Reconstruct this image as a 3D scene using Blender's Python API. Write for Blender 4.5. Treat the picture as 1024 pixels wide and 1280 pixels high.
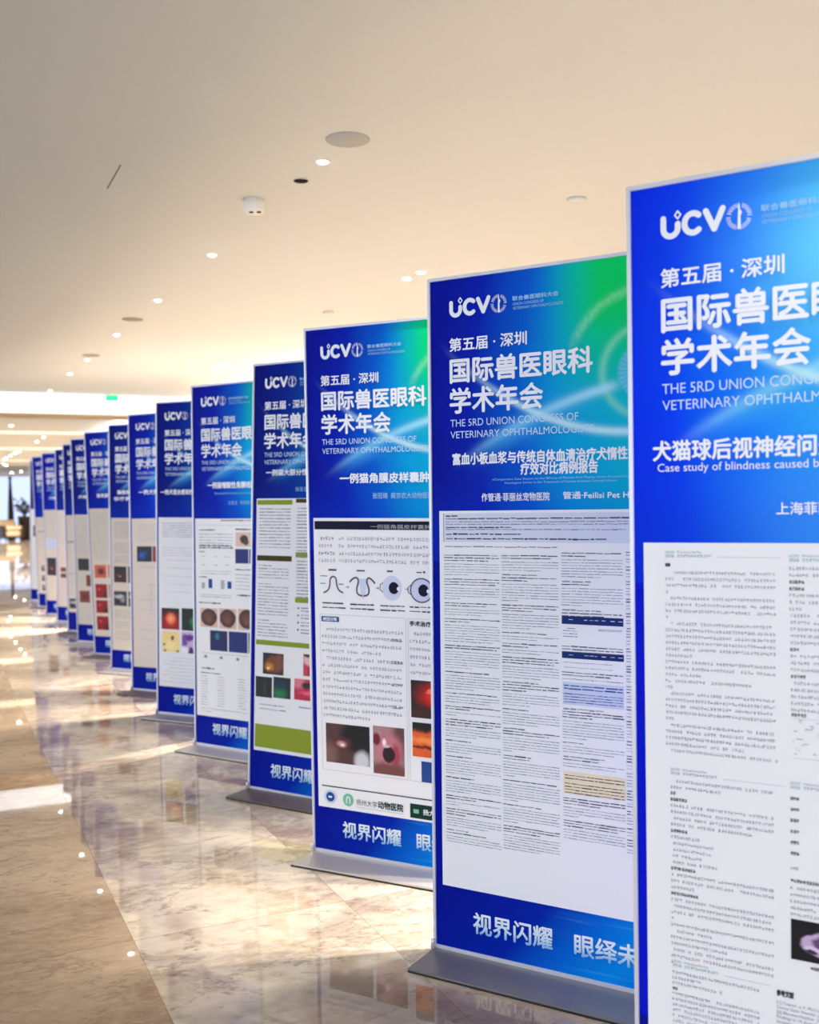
import bpy, bmesh, math, random
from mathutils import Vector, Matrix

for o in list(bpy.data.objects):
    bpy.data.objects.remove(o)
SC = bpy.context.scene
COL = SC.collection
R = math.radians

# ------------------------------------------------------------------ camera
CAM_H = 1.35
A = R(24.94)                    # the hall runs along +Y, the camera is turned to its right
cd = bpy.data.cameras.new('camera')
cam = bpy.data.objects.new('camera', cd)
COL.objects.link(cam)
SC.camera = cam
cd.sensor_fit = 'VERTICAL'
cd.sensor_height = 36.0
cd.lens = 36.0 * 1300 / 1280
cd.shift_y = 33.6 / 1280
cd.clip_start, cd.clip_end = 0.05, 300
cd.dof.use_dof = True
cd.dof.focus_distance = 3.1
cd.dof.aperture_fstop = 3.2
_p, _r = R(2.07), R(-0.74)
_rt, _up, _fw = Vector((1, 0, 0)), Vector((0, math.sin(_p), math.cos(_p))), Vector((0, math.cos(_p), -math.sin(_p)))
_rt2 = math.cos(_r) * _rt + math.sin(_r) * _up
_up2 = -math.sin(_r) * _rt + math.cos(_r) * _up
_turn = Matrix.Rotation(-A, 3, 'Z')
_rt2, _up2, _fw = _turn @ _rt2, _turn @ _up2, _turn @ _fw
cam.matrix_world = Matrix(((_rt2.x, _up2.x, -_fw.x, 0), (_rt2.y, _up2.y, -_fw.y, 0), (_rt2.z, _up2.z, -_fw.z, CAM_H), (0, 0, 0, 1)))

# ------------------------------------------------------------------ world, exposure, lamp powers
SC.view_settings.view_transform = 'Standard'
SC.view_settings.look = 'None'
SC.view_settings.gamma = 1.0
SC.view_settings.use_curve_mapping = False
SC.view_settings.exposure = 1.5
SC.cycles.use_denoising = True
SC.cycles.sample_clamp_indirect = 6.0
SC.cycles.max_bounces = 10
WORLD_STRENGTH = 1.14
DOWNLIGHT_W = 50
PAIR_W = 400
COVE_E = 0.6
LENS_E = 16
w = bpy.data.worlds.new('world')
SC.world = w
w.use_nodes = True
w.node_tree.nodes['Background'].inputs[0].default_value = (0.75, 0.855, 1.0, 1)
w.node_tree.nodes['Background'].inputs[1].default_value = WORLD_STRENGTH


# ------------------------------------------------------------------ helpers
def lin(c):
    return tuple((x / 255 / 12.92) if x / 255 <= 0.04045 else ((x / 255 + 0.055) / 1.055) ** 2.4 for x in c[:3]) + (1.0,)


def mat(name, col, rough=0.5, metal=0.0, emit=0.0, spec=0.5, bump=0.0, bscale=60):
    m = bpy.data.materials.new(name)
    m.use_nodes = True
    b = m.node_tree.nodes['Principled BSDF']
    c = lin(col)
    b.inputs['Base Color'].default_value = c
    b.inputs['Roughness'].default_value = rough
    b.inputs['Metallic'].default_value = metal
    b.inputs['Specular IOR Level'].default_value = spec
    if emit:
        b.inputs['Emission Color'].default_value = c
        b.inputs['Emission Strength'].default_value = emit
    if bump:
        nt = m.node_tree
        n = nt.nodes.new('ShaderNodeTexNoise')
        n.inputs['Scale'].default_value = bscale
        bp = nt.nodes.new('ShaderNodeBump')
        bp.inputs['Strength'].default_value = bump
        bp.inputs['Distance'].default_value = 0.002
        nt.links.new(n.outputs['Fac'], bp.inputs['Height'])
        nt.links.new(bp.outputs['Normal'], b.inputs['Normal'])
    return m


class NB:
    """tiny node-tree writer"""
    def __init__(self, name, rough=0.5, spec=0.5):
        self.m = bpy.data.materials.new(name)
        self.m.use_nodes = True
        self.nt = self.m.node_tree
        self.b = self.nt.nodes['Principled BSDF']
        self.b.inputs['Roughness'].default_value = rough
        self.b.inputs['Specular IOR Level'].default_value = spec

    def node(self, t):
        return self.nt.nodes.new(t)

    def put(self, sock, v):
        if isinstance(v, bpy.types.NodeSocket):
            self.nt.links.new(v, sock)
        else:
            sock.default_value = v

    def M(self, op, a, b=0.0, clamp=False):
        n = self.node('ShaderNodeMath')
        n.operation = op
        n.use_clamp = clamp
        self.put(n.inputs[0], a)
        self.put(n.inputs[1], b)
        return n.outputs[0]

    def mix(self, f, a, b, mode='MIX'):
        n = self.node('ShaderNodeMix')
        n.data_type = 'RGBA'
        n.blend_type = mode
        self.put(n.inputs[0], f)
        self.put(n.inputs[6], a)
        self.put(n.inputs[7], b)
        return n.outputs[2]

    def xyz(self, kind):
        tc = self.node('ShaderNodeTexCoord')
        s = self.node('ShaderNodeSeparateXYZ')
        self.nt.links.new(tc.outputs[kind], s.inputs[0])
        self.vec = tc.outputs[kind]
        return s.outputs

    def step(self, v, lo, hi):
        n = self.node('ShaderNodeMapRange')
        n.interpolation_type = 'SMOOTHSTEP'
        self.put(n.inputs[0], v)
        n.inputs[1].default_value = lo
        n.inputs[2].default_value = hi
        n.inputs[3].default_value = 0
        n.inputs[4].default_value = 1
        return n.outputs[0]

    def gauss(self, d, width):
        q = self.M('MULTIPLY', self.M('MULTIPLY', d, d), -1.0 / (width * width))
        return self.M('EXPONENT', q)

    def ramp(self, f, stops):
        n = self.node('ShaderNodeValToRGB')
        e = n.color_ramp.elements
        while len(e) < len(stops):
            e.new(0.5)
        for el, (p, c) in zip(e, stops):
            el.position = p
            el.color = lin(c)
        self.put(n.inputs[0], f)
        return n.outputs[0]

    def noise(self, vec, scale, detail=4, rough=0.55, dist=0.0):
        n = self.node('ShaderNodeTexNoise')
        self.put(n.inputs['Vector'], vec)
        n.inputs['Scale'].default_value = scale
        n.inputs['Detail'].default_value = detail
        n.inputs['Roughness'].default_value = rough
        n.inputs['Distortion'].default_value = dist
        return n.outputs['Fac']

    def out(self, col):
        self.nt.links.new(col, self.b.inputs['Base Color'])
        return self.m


def link(name, me, m=None, parent=None, loc=(0, 0, 0)):
    o = bpy.data.objects.new(name, me)
    COL.objects.link(o)
    o.location = loc
    if m is not None:
        me.materials.append(m)
    if parent:
        o.parent = parent
    return o


def tag(o, label, cat, group=None):
    o['label'] = label
    o['category'] = cat
    if group:
        o['group'] = group
    return o


def struct(o):
    o['kind'] = 'structure'
    return o


def empty(name, loc, label, cat, group=None, rz=0):
    o = bpy.data.objects.new(name, None)
    COL.objects.link(o)
    o.location = loc
    o.rotation_euler.z = rz
    o.empty_display_size = 0.1
    return tag(o, label, cat, group)


class Geo:
    """collects boxes, lathes and tubes into one mesh"""
    def __init__(self):
        self.v, self.f, self.sm = [], [], []

    def add(self, vs, fs, smooth=False):
        k = len(self.v)
        self.v += [tuple(p) for p in vs]
        self.f += [tuple(i + k for i in f) for f in fs]
        self.sm += [smooth] * len(fs)

    def box(self, a, b, bev=0.0):
        if bev:
            bm = bmesh.new()
            bmesh.ops.create_cube(bm, size=1)
            for p in bm.verts:
                p.co = Vector([(a[i] + b[i]) / 2 + p.co[i] * (b[i] - a[i]) for i in range(3)])
            bmesh.ops.bevel(bm, geom=bm.edges[:], offset=bev, segments=2, affect='EDGES')
            bm.verts.index_update()
            self.add([p.co[:] for p in bm.verts], [[p.index for p in f.verts] for f in bm.faces])
            bm.free()
            return self
        x0, y0, z0 = a
        x1, y1, z1 = b
        self.add([(x0, y0, z0), (x1, y0, z0), (x1, y1, z0), (x0, y1, z0), (x0, y0, z1), (x1, y0, z1), (x1, y1, z1), (x0, y1, z1)],
                 [(0, 3, 2, 1), (4, 5, 6, 7), (0, 1, 5, 4), (1, 2, 6, 5), (2, 3, 7, 6), (3, 0, 4, 7)])
        return self

    def lathe(self, prof, c=(0, 0, 0), n=28):
        vs, fs = [], []
        for r, z in prof:
            for i in range(n):
                a = 2 * math.pi * i / n
                vs.append((c[0] + r * math.cos(a), c[1] + r * math.sin(a), c[2] + z))
        for j in range(len(prof) - 1):
            for i in range(n):
                fs.append((j * n + i, j * n + (i + 1) % n, (j + 1) * n + (i + 1) % n, (j + 1) * n + i))
        fs.append(tuple(reversed(range(n))))
        fs.append(tuple((len(prof) - 1) * n + i for i in range(n)))
        self.add(vs, fs, True)
        return self

    def tube(self, pts, r0, r1, n=8):
        pts = [Vector(p) for p in pts]
        vs, fs = [], []
        for j, p in enumerate(pts):
            d = (pts[min(j + 1, len(pts) - 1)] - pts[max(j - 1, 0)]).normalized()
            x = d.orthogonal().normalized()
            y = d.cross(x)
            r = r0 + (r1 - r0) * j / (len(pts) - 1)
            for i in range(n):
                a = 2 * math.pi * i / n
                vs.append(p + r * (math.cos(a) * x + math.sin(a) * y))
        for j in range(len(pts) - 1):
            for i in range(n):
                fs.append((j * n + i, j * n + (i + 1) % n, (j + 1) * n + (i + 1) % n, (j + 1) * n + i))
        fs.append(tuple(reversed(range(n))))
        fs.append(tuple((len(pts) - 1) * n + i for i in range(n)))
        self.add(vs, fs, True)
        return self

    def mesh(self, name):
        me = bpy.data.meshes.new(name)
        me.from_pydata(self.v, [], self.f)
        me.polygons.foreach_set('use_smooth', self.sm)
        bm = bmesh.new()
        bm.from_mesh(me)
        bmesh.ops.recalc_face_normals(bm, faces=bm.faces[:])
        bm.to_mesh(me)
        bm.free()
        return me

    def obj(self, name, m, parent=None, loc=(0, 0, 0)):
        return link(name, self.mesh(name), m, parent, loc)


_glyphs = {}


def glyphs(body):
    """outline of a line of text as flat faces, with its bounding box"""
    if body not in _glyphs:
        c = bpy.data.curves.new('t', 'FONT')
        c.body = body
        c.resolution_u = 3
        o = bpy.data.objects.new('t', c)
        me = bpy.data.meshes.new_from_object(o)
        vs = [(p.co.x, p.co.y) for p in me.vertices]
        fs = [tuple(p.vertices) for p in me.polygons]
        bpy.data.objects.remove(o)
        bpy.data.meshes.remove(me)
        bpy.data.curves.remove(c)
        xs, ys = [p[0] for p in vs], [p[1] for p in vs]
        _glyphs[body] = (vs, fs, (min(xs), max(xs), min(ys), max(ys)))
    return _glyphs[body]


class Ink:
    """flat printing on a banner face: x = s across, z = t up, facing -y, each layer a hair further out"""
    def __init__(self, y):
        self.y, self.n, self.v, self.f = y, 0, [], []

    def add(self, pts, faces):
        k = len(self.v)
        y = -self.y - self.n * 1.5e-5
        self.n = (self.n + 1) % 24
        self.v += [(p[0], y, p[1]) for p in pts]
        self.f += [tuple(i + k for i in f) for f in faces]
        return self

    def rect(self, l, r, b, t):
        return self.add([(l, b), (r, b), (r, t), (l, t)], [(0, 1, 2, 3)])

    def poly(self, pts):
        return self.add(pts, [tuple(range(len(pts)))])

    def disc(self, x, z, r, rz=None, n=20):
        rz = rz or r
        return self.poly([(x + r * math.cos(2 * math.pi * i / n), z + rz * math.sin(2 * math.pi * i / n)) for i in range(n)])

    def stroke(self, pts, wd, cap=True):
        for a, b in zip(pts, pts[1:]):
            d = Vector((b[0] - a[0], b[1] - a[1]))
            if d.length < 1e-9:
                continue
            n = Vector((-d.y, d.x)).normalized() * wd / 2
            self.add([(a[0] - n.x, a[1] - n.y), (b[0] - n.x, b[1] - n.y), (b[0] + n.x, b[1] + n.y), (a[0] + n.x, a[1] + n.y)], [(0, 1, 2, 3)])
        for p in (pts if cap else pts[1:-1]):
            self.disc(p[0], p[1], wd / 2, n=12)
        return self

    def text(self, body, l, r, b, t, bold=0.0):
        vs, fs, (x0, x1, y0, y1) = glyphs(body)
        if r is None:
            r = l + (x1 - x0) * (t - b) / (y1 - y0) * 0.96
        kx, ky = (r - l) / (x1 - x0), (t - b) / (y1 - y0)
        offs = [(0, 0)] if not bold else [(bold, 0), (-bold, 0), (0, bold), (0, -bold), (0, 0)]
        for dx, dy in offs:
            self.add([(l + (p[0] - x0) * kx + dx, b + (p[1] - y0) * ky + dy) for p in vs], fs)
        return self

    def chars(self, l, r, t, h, seed=0, pitch=None, gap=0.06, dens=1.0):
        """a line of printing too small to read: character-sized specks"""
        rnd = random.Random(seed)
        pitch = pitch or h * 1.05
        x = l
        while x + pitch * 0.9 < r:
            if rnd.random() > gap:
                wd = pitch * 0.8
                for k in range(4):
                    if rnd.random() < 0.6:
                        z = t - h * (0.1 + 0.8 * rnd.random())
                        self.add([(x, z - h * 0.045), (x + wd, z - h * 0.045), (x + wd, z + h * 0.045), (x, z + h * 0.045)], [(0, 1, 2, 3)])
                    else:
                        q = x + wd * (0.1 + 0.8 * rnd.random())
                        self.add([(q - h * 0.045, t - h), (q + h * 0.045, t - h), (q + h * 0.045, t), (q - h * 0.045, t)], [(0, 1, 2, 3)])
            x += pitch
        return self

    def words(self, l, r, t, h, seed=0, dens=0.4):
        """as chars, coarser: word-sized specks"""
        rnd = random.Random(seed)
        x = l
        while x < r - h:
            wd = min(h * (1.5 + 5 * rnd.random()), r - x)
            z = t - h * (0.5 + 0.2 * (rnd.random() - 0.5))
            q = h * dens * (0.3 + 0.35 * rnd.random())
            self.rect(x, x + wd, z - q, z + q)
            x += wd + h * (0.3 + 0.5 * rnd.random())
        return self

    def obj(self, name, m, parent):
        me = bpy.data.meshes.new(name)
        me.from_pydata(self.v, [], self.f)
        return link(name, me, m, parent)


# ------------------------------------------------------------------ materials of the hall
def marble():
    n = NB('polished_marble', rough=0.05, spec=0.5)
    n.b.inputs['IOR'].default_value = 1.62
    x, y, z = n.xyz('Object')
    # tile grid along the hall: joints at x = 0.55 + 0.7 k, y = 3.25 + 1.2 k
    tx = n.M('DIVIDE', n.M('SUBTRACT', x, 0.55), 0.7)
    ty = n.M('DIVIDE', n.M('SUBTRACT', y, 3.25), 1.2)
    cx, cy = n.M('FLOOR', tx), n.M('FLOOR', ty)
    comb = n.node('ShaderNodeCombineXYZ')
    n.put(comb.inputs[0], cx)
    n.put(comb.inputs[1], cy)
    wn = n.node('ShaderNodeTexWhiteNoise')
    wn.noise_dimensions = '3D'
    n.put(wn.inputs['Vector'], comb.outputs[0])
    # every tile shows another piece of stone
    vm = n.node('ShaderNodeVectorMath')
    vm.operation = 'MULTIPLY_ADD'
    n.put(vm.inputs[0], wn.outputs['Color'])
    vm.inputs[1].default_value = (30, 30, 30)
    n.put(vm.inputs[2], n.vec)
    mp = n.node('ShaderNodeMapping')
    n.put(mp.inputs['Vector'], vm.outputs[0])
    mp.inputs['Rotation'].default_value = (0, 0, R(62))
    mp.inputs['Scale'].default_value = (1, 1.7, 1)
    cloud = n.noise(mp.outputs[0], 1.1, 5, 0.55, 0.5)
    fine = n.noise(mp.outputs[0], 14.0, 9, 0.72, 0.3)
    fleck = n.noise(mp.outputs[0], 34.0, 6, 0.7, 0.2)
    vein = n.M('ABSOLUTE', n.M('SUBTRACT', n.noise(mp.outputs[0], 1.7, 6, 0.6, 0.9), 0.5))
    f = n.M('ADD', n.M('MULTIPLY', cloud, 0.62), n.M('MULTIPLY', fine, 0.38))
    tan = n.ramp(f, [(0.30, (108, 86, 66)), (0.43, (155, 130, 104)), (0.56, (187, 161, 133)), (0.72, (207, 185, 159))])
    grey = n.ramp(f, [(0.30, (104, 84, 70)), (0.42, (166, 146, 126)), (0.54, (210, 194, 172)), (0.70, (230, 217, 199))])
    side = n.M('GREATER_THAN', x, 0.55)
    big = n.noise(n.vec, 1.3, 3, 0.5, 0.6)
    grey = n.mix(n.M('MULTIPLY', n.step(big, 0.5, 0.66), 0.6), grey, lin((150, 126, 110)))
    c = n.mix(side, tan, grey)
    c = n.mix(n.M('MULTIPLY', n.step(n.M('MULTIPLY', vein, -1.0), -0.035, 0.0), n.M('MULTIPLY', n.step(fleck, 0.42, 0.6), 0.55)), c, lin((124, 98, 78)))
    c = n.mix(n.M('MULTIPLY', n.step(fleck, 0.60, 0.72), 0.5), c, lin((120, 92, 74)))
    tone = n.M('ADD', n.M('MULTIPLY', wn.outputs['Value'], 0.16), 0.88)
    c = n.mix(1.0, c, tone, 'MULTIPLY')
    jx = n.M('MINIMUM', n.M('FRACT', tx), n.M('SUBTRACT', 1.0, n.M('FRACT', tx)))
    jy = n.M('MINIMUM', n.M('FRACT', ty), n.M('SUBTRACT', 1.0, n.M('FRACT', ty)))
    j = n.M('MAXIMUM', n.M('LESS_THAN', jx, 0.0022), n.M('LESS_THAN', jy, 0.0013))
    c = n.mix(n.M('MULTIPLY', j, 0.45), c, lin((110, 88, 70)))
    n.put(n.b.inputs['Roughness'], n.M('ADD', n.M('MULTIPLY', fine, 0.02), 0.006))
    return n.out(c)


def plaster(name, a, b):
    n = NB(name, rough=0.75, spec=0.2)
    n.xyz('Object')
    return n.out(n.mix(n.noise(n.vec, 0.6, 3), lin(a), lin(b)))


MARBLE = marble()
CEIL = plaster('ceiling_paint', (202, 203, 200), (207, 208, 204))
WALL = plaster('warm_wall_paint', (232, 215, 190), (238, 223, 200))
SLAB_EDGE = mat('cove_edge_paint', (232, 212, 178), 0.7)
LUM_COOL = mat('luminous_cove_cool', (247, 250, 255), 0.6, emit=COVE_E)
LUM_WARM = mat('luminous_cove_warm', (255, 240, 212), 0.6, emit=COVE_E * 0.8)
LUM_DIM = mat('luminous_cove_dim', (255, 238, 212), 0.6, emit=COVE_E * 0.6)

# ------------------------------------------------------------------ the hall
CH = 2.945
X0, X1, Y0, Y1 = -8.0, 5.6, -6.0, 56.0
struct(Geo().box((X0, Y0, -0.2), (X1, Y1, 0.0)).obj('floor', MARBLE))

g = Geo()
T = 0.10
for x0, x1, y0, y1 in ((X0, X1, Y0, 23.7), (X0, X1, 24.7, 30.3), (X0, X1, 31.5, 38.2), (X0, X1, 39.6, Y1)):
    g.box((x0, y0, CH), (x1, y1, CH + T))
struct(g.obj('ceiling', CEIL))
g = Geo()
g.box((X0, Y0, CH + 0.35), (X1, Y1, CH + 0.5))
struct(g.obj('ceiling_upper', CEIL))
# lit lines between the far slabs
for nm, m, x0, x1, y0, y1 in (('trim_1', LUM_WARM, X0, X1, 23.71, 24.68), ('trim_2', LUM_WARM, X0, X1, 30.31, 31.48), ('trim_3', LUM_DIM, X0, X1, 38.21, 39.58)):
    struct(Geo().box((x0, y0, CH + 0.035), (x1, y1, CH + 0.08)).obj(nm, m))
# dropped beams with a luminous face: one across the hall, two along its right side
BEAM = plaster('beam_paint', (206, 186, 158), (212, 192, 164))
g = Geo()
g.box((X0, 15.66, 2.66), (3.6, 16.5, CH))
g.box((3.6, 10.3, 2.66), (4.3, 16.5, CH))
g.box((3.3, 17.4, 2.66), (4.0, 23.6, CH))
struct(g.obj('ceiling_beam', BEAM))
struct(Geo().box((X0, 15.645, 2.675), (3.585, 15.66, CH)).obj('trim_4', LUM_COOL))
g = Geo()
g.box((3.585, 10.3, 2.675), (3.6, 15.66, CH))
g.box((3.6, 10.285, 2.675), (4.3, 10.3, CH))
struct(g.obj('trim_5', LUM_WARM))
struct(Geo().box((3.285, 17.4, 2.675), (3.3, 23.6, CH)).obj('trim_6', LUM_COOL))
struct(Geo().box((X1, Y0, 0), (X1 + 0.2, Y1, CH + 0.5)).obj('wall_right', WALL))

# far glazed wall
GLASS = NB('window_glass', rough=0.02)
GLASS.b.inputs['Base Color'].default_value = (0.34, 0.35, 0.43, 1)
GLASS.b.inputs['Transmission Weight'].default_value = 1.0
GLASS.b.inputs['IOR'].default_value = 1.02
GLASS = GLASS.m
DARK_METAL = mat('dark_bronze', (52, 44, 42), 0.4, 0.6)
g = Geo()
xs = [X0 + i * 3.4 for i in range(5)]
for x in xs:
    g.box((x - 0.03, Y1 - 0.1, 0), (x + 0.03, Y1, CH), 0)
g.box((X0, Y1 - 0.1, CH - 0.1), (X1, Y1, CH))
g.box((X0, Y1 - 0.1, 0), (X1, Y1, 0.1))
wf = struct(g.obj('window_1', mat('white_window_frame', (225, 225, 228), 0.4)))
pane = struct(Geo().box((X0, Y1 - 0.06, 0.1), (X1, Y1 - 0.04, CH - 0.1)).obj('window_pane', GLASS, wf))


# ------------------------------------------------------------------ ceiling fittings
WHITE_TRIM = mat('white_fitting', (232, 228, 220), 0.4)
LENS = mat('lamp_lens', (255, 250, 240), 0.4, emit=LENS_E)
GREY_MESH = mat('speaker_grille_grey', (166, 166, 163), 0.7, bump=0.4, bscale=900)
BROWN_DISC = mat('speaker_grille_brown', (150, 130, 108), 0.7)
DARK_HOLE = mat('dark_brown_recess', (22, 8, 6), 0.8, spec=0.1)


def spot(name, loc, watts, parent, size=80, blend=0.6, col=(1, 0.93, 0.83), tilt=(0, 0)):
    l = bpy.data.lights.new(name, 'SPOT')
    l.energy = watts
    l.spot_size = R(size)
    l.spot_blend = blend
    l.shadow_soft_size = 0.035
    l.color = col
    o = bpy.data.objects.new(name, l)
    COL.objects.link(o)
    o.parent = parent
    o.location = loc
    o.rotation_euler = (R(tilt[0]), R(tilt[1]), 0)
    return o


_ring = Geo().lathe([(0.024, 0.0), (0.024, -0.004), (0.034, -0.005), (0.038, 0.0)]).mesh('trim_ring')
_ring.materials.append(WHITE_TRIM)
_lens = Geo().lathe([(0.008, -0.012), (0.015, -0.010), (0.020, -0.006), (0.023, -0.001)]).mesh('lens')
_lens.materials.append(LENS)


def downlight(x, y, label, group, watts=DOWNLIGHT_W, scale=1.0, size=80, tilt=(0, 0), z=CH, light=True):
    e = empty('ceiling_downlight', (x, y, z), label, 'downlight', group)
    e.scale = (scale,) * 3
    link('trim_ring', _ring, None, e)
    link('lens', _lens, None, e)
    if light:
        spot('lamp', (0, 0, -0.03), watts, e, size, tilt=tilt)
    return e


ORD = ['first', 'second', 'third', 'fourth', 'fifth', 'sixth', 'seventh']
for i, y in enumerate((4.63, 6.62, 8.24, 10.03, 11.83, 13.18, 15.18)):
    downlight(1.73 - 0.02 * i, y, '%s lit downlight of the single ceiling row beyond the large grey speaker disc' % ORD[i], 'single row of ceiling downlights')
for i, y in enumerate((2.83, 1.03, -0.8)):
    downlight(1.75, y, ['lit downlight nearly overhead, nearer than the grey speaker disc', 'lit downlight overhead beside the near banner', 'lit downlight behind the viewer in the single row'][i], 'single row of ceiling downlights')
PAIRS = ((3.14, 2.3, 2.05), (3.17, 6.8, 6.58), (3.14, 12.02, 11.79))
for i, (x, ya, yb) in enumerate(PAIRS):
    for j, y in enumerate((ya, yb)):
        where = ('out of sight above the near banners', 'above the top edge of the second banner', 'above the green cornered banner in the row')[i]
        downlight(x, y, '%s lamp of the lit downlight pair %s' % (('farther', 'nearer')[j], where), 'paired ceiling downlights', PAIR_W * (0.55, 0.72, 1.4)[i], 1.15, (100, 108, 112)[i])
FAR = ((1.58, 21.9), (2.55, 27.2), (2.52, 25.4), (2.51, 32.0), (2.48, 33.1), (2.47, 34.9), (2.45, 36.58), (2.45, 37.6), (2.7, 41.6), (2.9, 43.2))
farlab = ('lone lit lamp on the first far ceiling slab beyond the bright white beam', 'farther lit lamp of two beyond the first thin bright cove line', 'nearer lit lamp of two beyond the first thin bright cove line')
for i, (x, y) in enumerate(FAR):
    downlight(x, y, farlab[i] if i < 3 else '%s lit lamp in the dotted far string of ceiling lamps' % ORD[i - 3], 'far ceiling lamps', 500, 1.5, 110, light=i in (0, 1, 3, 6, 8))
downlight(3.75, 52.4, 'lit lamp just in front of the far window, above the dark column', 'far ceiling lamps', 200, 2.3, 110)
downlight(4.0, 50.4, 'lit lamp next to the one above the dark column by the far window', 'far ceiling lamps', 30, 2.0, 90, light=False)


def disc_fitting(name, x, y, r, m, label, cat, h=0.006, lip=True):
    e = empty(name, (x, y, CH), label, cat)
    if lip:
        Geo().lathe([(r, 0.0), (r, -h), (r * 0.93, -h - 0.002)]).obj('rim', m if cat == 'speaker' else CEIL, e)
    Geo().lathe([(r * 0.93, -h - 0.001), (r * 0.9, -h - 0.003), (0.01, -h - 0.004)]).obj('grille', m, e)
    return e


disc_fitting('ceiling_speaker', 1.73, 4.31, 0.098, GREY_MESH, 'large round grey speaker disc flush in the near ceiling', 'speaker', 0.003)
disc_fitting('ceiling_speaker', 1.66, 9.16, 0.09, BROWN_DISC, 'small brownish speaker disc in the ceiling between the third and fourth downlights', 'speaker', 0.003)
disc_fitting('ceiling_speaker', 1.64, 11.5, 0.09, BROWN_DISC, 'farther brownish speaker disc in the ceiling close to the fifth downlight', 'speaker', 0.003)
disc_fitting('ceiling_recess', 1.73, 4.94, 0.04, DARK_HOLE, 'dark brown round unlit recess in the ceiling near the first downlight', 'recessed fitting', 0.002)
disc_fitting('ceiling_cover', 3.18, 4.68, 0.05, CEIL, 'ceiling coloured round cover plate above the second banner', 'cover plate', 0.012)
disc_fitting('ceiling_cover', 3.11, 8.24, 0.05, CEIL, 'faint ceiling coloured round cover plate above the third banner', 'cover plate', 0.012)
# twin-eyed sensor
e = empty('ceiling_sensor', (1.61, 5.35, CH), 'white cylindrical sensor with two dark eyes hanging from the ceiling', 'sensor')
Geo().lathe([(0.056, 0.0), (0.053, -0.06), (0.049, -0.068), (0.01, -0.069)]).obj('housing', WHITE_TRIM, e)
for dx in (-0.02, 0.02):
    q = Geo().lathe([(0.012, -0.066), (0.0115, -0.072), (0.004, -0.073)], (dx * 0.9, dx * -0.42 - 0.02, 0)).obj('eye', DARK_HOLE, e)
for i, (x, y) in enumerate(((0.875, 5.24), (0.16, 5.0))):
    tag(Geo().box((x - 0.003, y - 0.2, CH - 0.0015), (x + 0.003, y + 0.2, CH)).obj('ceiling_slot', mat('slot_shadow_gap', (120, 96, 76), 0.8)),
        ('short dark slot in the ceiling, left of the twin eyed sensor', 'short dark slot in the ceiling at its left edge')[i], 'slot')
e = empty('exit_sign', (2.46, 15.3, CH), 'small green lit exit box hanging beside the bright white beam', 'sign')
Geo().box((-0.004, -0.004, -0.03), (0.004, 0.004, 0)).obj('hanger', WHITE_TRIM, e)
Geo().box((-0.09, -0.015, -0.11), (0.09, 0.015, -0.03), 0.004).obj('lit_box', mat('exit_green', (20, 226, 128), 0.4, emit=0.42), e)


# ------------------------------------------------------------------ printing
K = 1.22   # inks are a little lighter than they photograph


def ink(c):
    return tuple(min(255, x * K) for x in c)


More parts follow.
